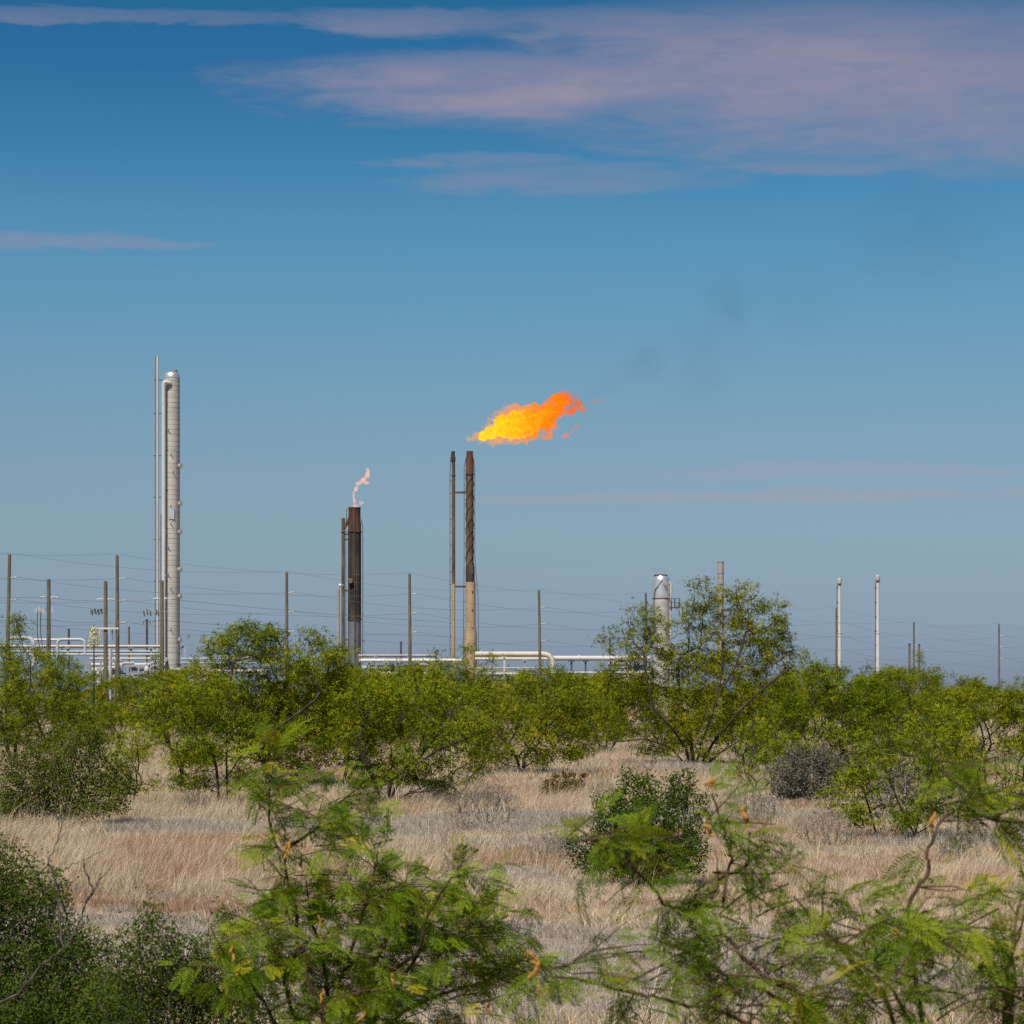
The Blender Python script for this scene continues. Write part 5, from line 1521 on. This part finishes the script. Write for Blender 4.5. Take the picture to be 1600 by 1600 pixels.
M['bigfire'] = volume_material('burning gas', 1.1, (0.88, 0.32, 0.006), (0.80, 0.13, 0.004), (0.16, 0.014, 0.005), 0.75, 0.535, 15.0, 4.5)
M['corefire'] = volume_material('hot core of burning gas', 6.0, (1.0, 0.72, 0.02), (0.86, 0.22, 0.003), (0.50, 0.045, 0.004), 0.75, 0.475, 15.5)
M['smallfire'] = volume_material('pale burning gas', 2.2, (0.98, 0.50, 0.34), (0.92, 0.38, 0.24), (0.85, 0.26, 0.15), 1.5, 0.47, 6.0)
big = blob_mesh('flame', [
    (733, 686, 9, 4, 0.2), (742, 684, 12, 6, 0.25), (754, 680, 14, 10, 0.3), (770, 674, 17, 16, 0.4), (786, 664, 20, 22, 0.3), (806, 660, 24, 26, 0.35), (826, 664, 22, 22, 0.3), (840, 655, 24, 20, 0.3), (822, 646, 16, 14, 0.4),
    (852, 650, 18, 18, 0.3), (866, 638, 20, 14, 0.4), (878, 628, 20, 14, 0.2), (888, 634, 16, 12, -0.4), (897, 626, 10, 10, 0.2), (903, 637, 9, 6, -0.6), (850, 676, 13, 10, 0.3), (812, 684, 26, 8, 0.12), (782, 690, 20, 6, 0.05), (858, 664, 11, 9, 0.6), (912, 641, 5, 2.5, 0.5)],
    D4, (728, 690), M['bigfire'], 0.14, 1.4, 0.95, depth=0.85, seed=3, grow_=1.2)
core = blob_mesh('hot_core', [
    (756, 681, 9, 6, 0.3), (770, 675, 12, 10, 0.4), (786, 666, 15, 16, 0.3), (806, 662, 18, 19, 0.35), (826, 665, 16, 15, 0.3), (838, 655, 16, 12, 0.3), (820, 647, 10, 8, 0.4), (854, 648, 13, 10, 0.4), (868, 637, 13, 7, 0.4), (880, 629, 10, 6, 0.2), (808, 682, 18, 5, 0.1)],
    D4, (728, 690), M['corefire'], 0.13, 1.0, 0.75, depth=0.8, seed=8, grow_=1.15)
core.parent = big; core.location = (0, 0, 0)
tag(big, 'big orange and yellow flame streaming sideways off the tall flare stack', 'flame')
puff = blob_mesh('flame', [(884, 681, 5, 4, 0.4), (893, 674, 6, 3.4, 0.7), (901, 667, 6, 2.4, 0.3), (878, 683, 3, 2, 0)], D4, (740, 690), M['bigfire'], 0.10, 0.35, 0.6, seed=4)
tag(puff, 'torn dark orange shred of flame under the tail of the big flame', 'flame')
puff2 = blob_mesh('flame', [(928, 626, 6, 1.8, 0.1), (938, 627, 6, 1.6, -0.1), (945, 625, 3.4, 1.0, 0.2)], D4, (760, 640), M['bigfire'], 0.07, 0.22, 0.5, seed=5)
tag(puff2, 'thin reddish wisp of flame drifting off beyond the big flame', 'flame')
small = blob_mesh('flame', [(555, 790, 6, 2.6, 0), (564, 786, 4.5, 3.5, 0.5), (553.5, 782, 2.2, 7, 0.05), (552.5, 773, 2.4, 6, -0.1), (556, 764, 3.5, 5, -0.5), (561, 755, 6, 3.6, 0.5), (568, 750, 6, 4.5, 0.7), (574, 742, 4, 7, -0.2), (575, 734, 3.4, 4, 0.0), (573, 755, 5, 3, 0.2)],
    D3, (553, 793), M['smallfire'], 0.085, 0.30, 0.55, seed=6)
tag(small, 'small pale pink flame curling up from the sooty flare stack', 'flame')


def smoke():
    m = bpy.data.materials.new('thin dark smoke')
    m.use_nodes = True
    t = NT(m.node_tree); t.n.clear()
    out = t.new('ShaderNodeOutputMaterial')
    tc = t.new('ShaderNodeTexCoord')
    g = t.new('ShaderNodeVectorMath', operation='LENGTH'); t.l.new(tc.outputs['Object'], g.inputs[0])
    oi = t.new('ShaderNodeObjectInfo')
    geo = t.new('ShaderNodeNewGeometry')
    n = t.noise(geo.outputs['Position'], 0.13, 6, 0.62, 0.8)
    fall = t.mapr(g.outputs['Value'], 1.0, 0.15, 0.0, 1.0)
    d = t.math('MULTIPLY', t.math('MULTIPLY', fall, t.mapr(n, 0.32, 0.64)), oi.outputs['Alpha'])
    pv = t.new('ShaderNodeVolumePrincipled')
    pv.inputs['Color'].default_value = (0.08, 0.08, 0.08, 1)
    t.l.new(d, pv.inputs['Density'])
    t.l.new(pv.outputs[0], out.inputs['Volume'])
    try:
        m.cycles.volume_step_rate = 0.5
    except Exception:
        pass
    # puffs grow and thin out downwind; unit spheres scaled to size so the falloff follows each puff
    root = empty('smoke_plume', tuple(P(955, 610, D4)), 'faint dark smoke drifting up and away from the big flame', 'smoke')
    root['kind'] = 'stuff'
    b = MB(); nu, nv = 20, 12
    V = [(math.sin(math.pi * i / nv) * math.cos(2 * math.pi * j / nu), math.sin(math.pi * i / nv) * math.sin(2 * math.pi * j / nu), math.cos(math.pi * i / nv)) for i in range(nv + 1) for j in range(nu)]
    F = [[(i + 1) * nu + j, (i + 1) * nu + (j + 1) % nu, i * nu + (j + 1) % nu, i * nu + j] for i in range(1, nv - 1) for j in range(nu)] + [list(range(nu, 2 * nu))[::-1], list(range((nv - 1) * nu, nv * nu))]
    b.add(V, F)
    me = None
    for k, (cx, cy, rx, ry, dd, den) in enumerate([(925, 612, 30, 22, 0, .03), (955, 594, 38, 36, 0, .04), (985, 580, 40, 34, 2, .03), (1014, 566, 40, 44, 3, .055), (1075, 600, 90, 56, 8, .015), (1080, 530, 70, 50, 8, .012), (1138, 470, 66, 66, 12, .032), (1130, 550, 80, 70, 14, .012), (1250, 470, 110, 90, 22, .008), (1440, 370, 170, 110, 45, .009)]):
        if me is None:
            o = b.build('puff', m, root, origin=(0, 0, 0)); me = o.data
        else:
            o = link('puff', me, root)
        c = P(cx, cy, D4 + dd) - np.array(root.location)
        q5 = (D4 + dd) / FPX
        o.location = tuple(c); o.scale = (rx * q5, (rx + ry) * 0.5 * q5, ry * q5); o.color = (1, 1, 1, den)
smoke()

# ------------------------------------------------------------------ utility poles and wires
def sag(a, b, s, n=14):
    t = np.linspace(0, 1, n)[:, None]
    p = a * (1 - t) + b * t
    p[:, 2] -= 4 * s * (t * (1 - t))[:, 0]
    return p


PH = 13.2                                             # height of the tall line poles
def pole_d(top): return FPX * (PH - CH) / (HOR - top)


LINE_A = [(-430, 838), (15, 866), (448, 894), (842, 922), (1307, 950), (1561, 975), (1800, 992)]
LINE_B = [(-300, 836), (183, 868), (640, 897), (1009, 927), (1428, 972), (1720, 990)]
pole_labels = {15: 'tall wooden pole nearest the frame edge, leaning a little, beside the thick white pipe loop', 183: 'tallest wooden pole between the crossarm pole and the tower', 448: 'wooden pole between the tall tower and the sooty flare stack',
               640: 'wooden pole between the two flare stacks', 842: 'wooden pole in front of the cream pipe elbow', 1009: 'wooden pole half hidden by leaves beside the silver vessel',
               1307: 'wooden pole standing against the shorter pale vent', 1428: 'wooden pole in the middle of the cluster of three dark poles', 1561: 'last wooden pole of the line, toward the frame edge'}
lean = {15: 5.5, 842: -3.0, 640: -1.0, 183: -1.0}


def utility_pole(px, top):
    d = pole_d(top); q5 = d / FPX
    x = X(px, d); g = float(gz(x, d))
    dx = -lean.get(px, 0) * q5 * (1 if px != 842 else 1)
    t = empty('utility_pole', (x, d, 0.0), pole_labels[px], 'pole', 'tall wooden line poles')
    zs = np.linspace(-0.3, PH, 7)
    path = [(x + dx * (1 - z / PH), d, z) for z in zs]
    MB().tube(path, np.linspace(0.19, 0.125, 7), 10).build('shaft', M['wood'], t)
    att = [np.array([x, d, PH + 0.12])]
    MB().tube([(x, d, PH - 0.05), (x, d, PH + 0.14)], 0.03, 6).build('top_pin', M['greysteel'], t)
    for k in range(3):
        z = PH - 1.85 - 1.75 * k
        xx = x + dx * (1 - z / PH)
        b = MB()
        b.tube([(xx + 0.10, d, z), (xx + 0.22, d, z + 0.01)], 0.05, 8)
        for j in range(4):
            b.tube([(xx + 0.22 + 0.10 * j, d, z + 0.012 * j), (xx + 0.27 + 0.10 * j, d, z + 0.012 * j + 0.006)], 0.075, 10)
            b.tube([(xx + 0.27 + 0.10 * j, d, z + 0.012 * j + 0.006), (xx + 0.32 + 0.10 * j, d, z + 0.012 * j + 0.012)], 0.045, 8)
        b.build('insulator', M['porcelain'], t)
        att.append(np.array([xx + 0.66, d, z + 0.06]))
    return att


names = ['topmost', 'second', 'third', 'lowest']
for nm, line in (('pole by the thick pipe loop', LINE_A), ('tallest pole beside the tower', LINE_B)):
    pts_ = []
    for px, top in line:
        if px in pole_labels:
            pts_.append(utility_pole(px, top))
        else:
            d = pole_d(top); x = X(px, d)
            pts_.append([np.array([x, d, PH + 0.12])] + [np.array([x + 0.66, d, PH - 1.85 - 1.75 * k + 0.06]) for k in range(3)])
    for k in range(4):
        path = []
        for a, b_ in zip(pts_[:-1], pts_[1:]):
            ln = np.linalg.norm(b_[k] - a[k])
            path += list(sag(a[k], b_[k], min(1.5, 0.016 * ln + 0.1)))[:-1]
        path.append(pts_[-1][k])
        o = MB().tube(path, 0.012 if k else 0.009, 5).build('power_wire', M['wire'], None)
        tag(o, names[k] + ' wire of the line that starts at the ' + nm, 'wire', 'wires of the pole lines')

# lower distribution line with crossarms and cut-outs
dist = []
for px, top, h, lab in ((76, 905, 11.0, 'wooden pole with side insulators and two hanging cables above the slim pipe loop'), (165, 908, 11.0, 'wooden pole with a crossarm of switches over the shiny valves'), (253, 907, 11.0, 'olive wooden pole standing right in front of the tall tower')):
    d = FPX * (h - CH) / (HOR - top)
    x = X(px, d)
    t = empty('crossarm_pole', (x, d, 0.0), lab, 'pole', 'shorter wooden poles with fittings')
    MB().tube([(x, d, -0.3), (x, d, h * 0.5), (x, d, h)], [0.185, 0.165, 0.14], 10).build('shaft', M['wood'], t)
    q5 = d / FPX
    za = Z(top + 28, d)
    b = MB()
    for s in (-1, 1):
        b.tube([(x + s * 0.12, d, za - 0.02), (x + s * 0.28, d, za)], 0.03, 6)
        for j in range(3):
            b.tube([(x + s * (0.30 + 0.14 * j), d, za + 0.02 - 0.02 * j), (x + s * (0.38 + 0.14 * j), d, za + 0.0 - 0.02 * j)], 0.065, 8)
    b.build('strain_insulator', M['porcelain'], t)
    if px != 253:
        for j, xo in enumerate((-0.95, -0.66, -0.38, 0.32) if px == 76 else (-1.05, -0.8, -0.55, -0.3)):
            b = MB(); zz = Z(top + 49, d) + (0.08 if j % 2 else 0)
            b.tube([(x + xo, d - 0.1, zz + 0.22), (x + xo + 0.05, d - 0.1, zz - 0.22)], 0.055, 7); b.tube([(x + xo - 0.06, d - 0.14, zz + 0.2), (x + xo - 0.10, d - 0.14, zz - 0.16)], 0.025, 6)
            b.build('fuse_cutout', M['darksteel'] if px == 165 else M['porcelain'], t)
        MB().box((x - 0.45, d - 0.05, Z(top + 46, d)), (1.1, 0.1, 0.09)).build('bracket_arm', M['greysteel'], t, smooth=False)
    if px == 76:
        for xo in (-0.83, -0.58):
            MB().tube(spline([(x + xo, d - 0.12, Z(955, d)), (x + xo - 0.02, d - 0.12, Z(985, d)), (x + xo + 0.1, d - 0.12, Z(1005, d)), (x - 0.2, d - 0.15, Z(1050, d))], 5), 0.035, 6).build('riser_cable', M['darksteel'], t)
    if px == 165:
        zz = Z(982, d)
        xarm = MB().box((x, d - 0.22, zz), (2.1, 0.12, 0.13)).build('crossarm', M['pipepaint'], t, smooth=False)
        for xo in (-0.95, -0.65, -0.4, 0.3, 0.55, 0.85):
            b = MB(); b.tube([(x + xo, d - 0.22, zz - 0.07), (x + xo, d - 0.22, zz - 0.42)], 0.05, 7); b.tube([(x + xo, d - 0.22, zz - 0.42), (x + xo + 0.05, d - 0.22, zz - 0.95)], 0.02, 5)
            b.build('switch', M['porcelain'] if xo in (-0.4, 0.3) else M['darksteel'], xarm)
        MB().tube([(x + 0.36, d, Z(1013, d)), (x + 0.36, d, -0.2)], 0.13, 10).build('cable_conduit', M['whitepaint'], t)
    dist.append((np.array([x, d, za]), 0.6))
    if px == 253:
        b = MB()
        for j, xo in enumerate((-1.4, -1.15, -0.9, -0.45, -0.3, 0.3)):
            zz = Z(958, d) + 0.1 * (j % 2)
            b = MB(); b.tube([(x + xo, d - 0.1, zz + 0.2), (x + xo + 0.06, d - 0.1, zz - 0.25)], 0.05, 7); b.build('fuse_cutout', M['darksteel'], t)
        MB().box((x - 0.5, d - 0.05, Z(955, d)), (2.0, 0.1, 0.08)).build('bracket_arm', M['greysteel'], t, smooth=False)
endp = [np.array([X(-260, 170), 170, Z(925, 170)])] + [q[0] for q in dist] + [np.array([X(700, 300), 300, Z(972, 300)])]
for k, (dz, lab) in enumerate(((0.0, 'upper wire strung along the shorter fitted poles'), (-1.7, 'lower wire strung along the shorter fitted poles'))):
    path = []
    for a, b_ in zip(endp[:-1], endp[1:]):
        path += list(sag(a + [0, 0, dz], b_ + [0, 0, dz], 0.18))[:-1]
    path.append(endp[-1] + [0, 0, dz])
    tag(MB().tube(path, 0.015, 5).build('power_wire', M['wire'], None), lab, 'wire', 'wires of the pole lines')

# short dark poles far behind
for px, top, d, w, lab in ((107.5, 983, 400, 0.22, 'short dark post behind the slim white pipe loop'), (201.5, 980, 380, 0.18, 'short dark pole just past the tallest pole'), (229.5, 968, 370, 0.2, 'thin grey pole with fittings just before the vent mast'),
                           (626.5, 1003, 420, 0.2, 'short post rising over the pipes beside the pole between the flare stacks'), (1421, 1006, 420, 0.22, 'first short dark pole of the cluster of three'), (1436, 1007, 420, 0.22, 'second short dark pole of the cluster of three'), (953, 998, 400, 0.16, 'thin dark pole at the end of the long grey pipe run')):
    x = X(px, d); zt = Z(top, d)
    t = empty('short_pole', (x, d, 0.0), lab, 'pole', 'short dark poles beyond the plant')
    MB().tube([(x, d, -0.2), (x, d, zt)], [w, w * 0.8], 8).build('shaft', M['wood'] if px > 1400 or px == 201.5 else M['darksteel'], t)
    MB().lathe([(w * 0.95, zt - 0.15), (w * 0.95, zt + 0.03), (0.01, zt + 0.08)], (x, d, 0), 8).build('cap', M['darksteel'], t)
    if px == 229.5:
        for s in (-0.5, 0.45):
            MB().tube([(x, d, zt - 0.3), (x + s, d, zt - 0.25), (x + s * 1.1, d, zt - 0.7)], 0.06, 6).build('bracket', M['darksteel'], t)

# yucca in bloom by the slim pipe loop
yd = 100.0
yx = X(146, yd)
yu = empty('yucca_plant', (yx, yd, 0.0), 'yucca with a pale cream bloom by the slim white pipe loop', 'plant')
rg = np.random.default_rng(9)
MB().tube([(yx, yd, -0.05), (yx + 0.02, yd, 2.5), (yx + 0.02, yd, Z(976, yd))], [0.06, 0.04, 0.012], 8).build('stalk', M['leaf_olive'], yu)
n = 420
zz = rg.random(n); rad = 0.22 * np.sin(np.pi * np.clip(zz * 0.9 + 0.1, 0, 1)) ** 0.6
q = rg.normal(size=(n, 3)); q /= np.linalg.norm(q, axis=1)[:, None]
pp = np.stack([q[:, 0] * rad + 0.02, q[:, 1] * rad, Z(1012, yd) + zz * (Z(978, yd) - Z(1012, yd))], 1)
V, F, rr_ = stamp(T_OVAL[0], T_OVAL[1], pp, q * 0.4 + [0, 0, -0.8], np.full(n, 0.085), rg)
mesh_arrays('blossom', V, F, M['yucca'], yu, attr={'rnd': rr_ * 0.8})
n = 90
dd = rg.normal(size=(n, 3)); dd[:, 2] = np.abs(dd[:, 2]) * 0.8 + 0.15
V, F, rr_ = stamp(T_OVAL[0] * [1, 0.12, 1], T_OVAL[1], np.tile([[0, 0, 0.55]], (n, 1)) + rg.normal(0, .05, (n, 3)), dd, np.full(n, 0.6), rg)
mesh_arrays('leaf_rosette', V, F, M['leaf_olive'], yu, attr={'rnd': rr_})
MB().tube([(yx, yd, -0.05), (yx, yd, 0.6)], [0.10, 0.08], 8).build('stem', M['greybark'], yu)
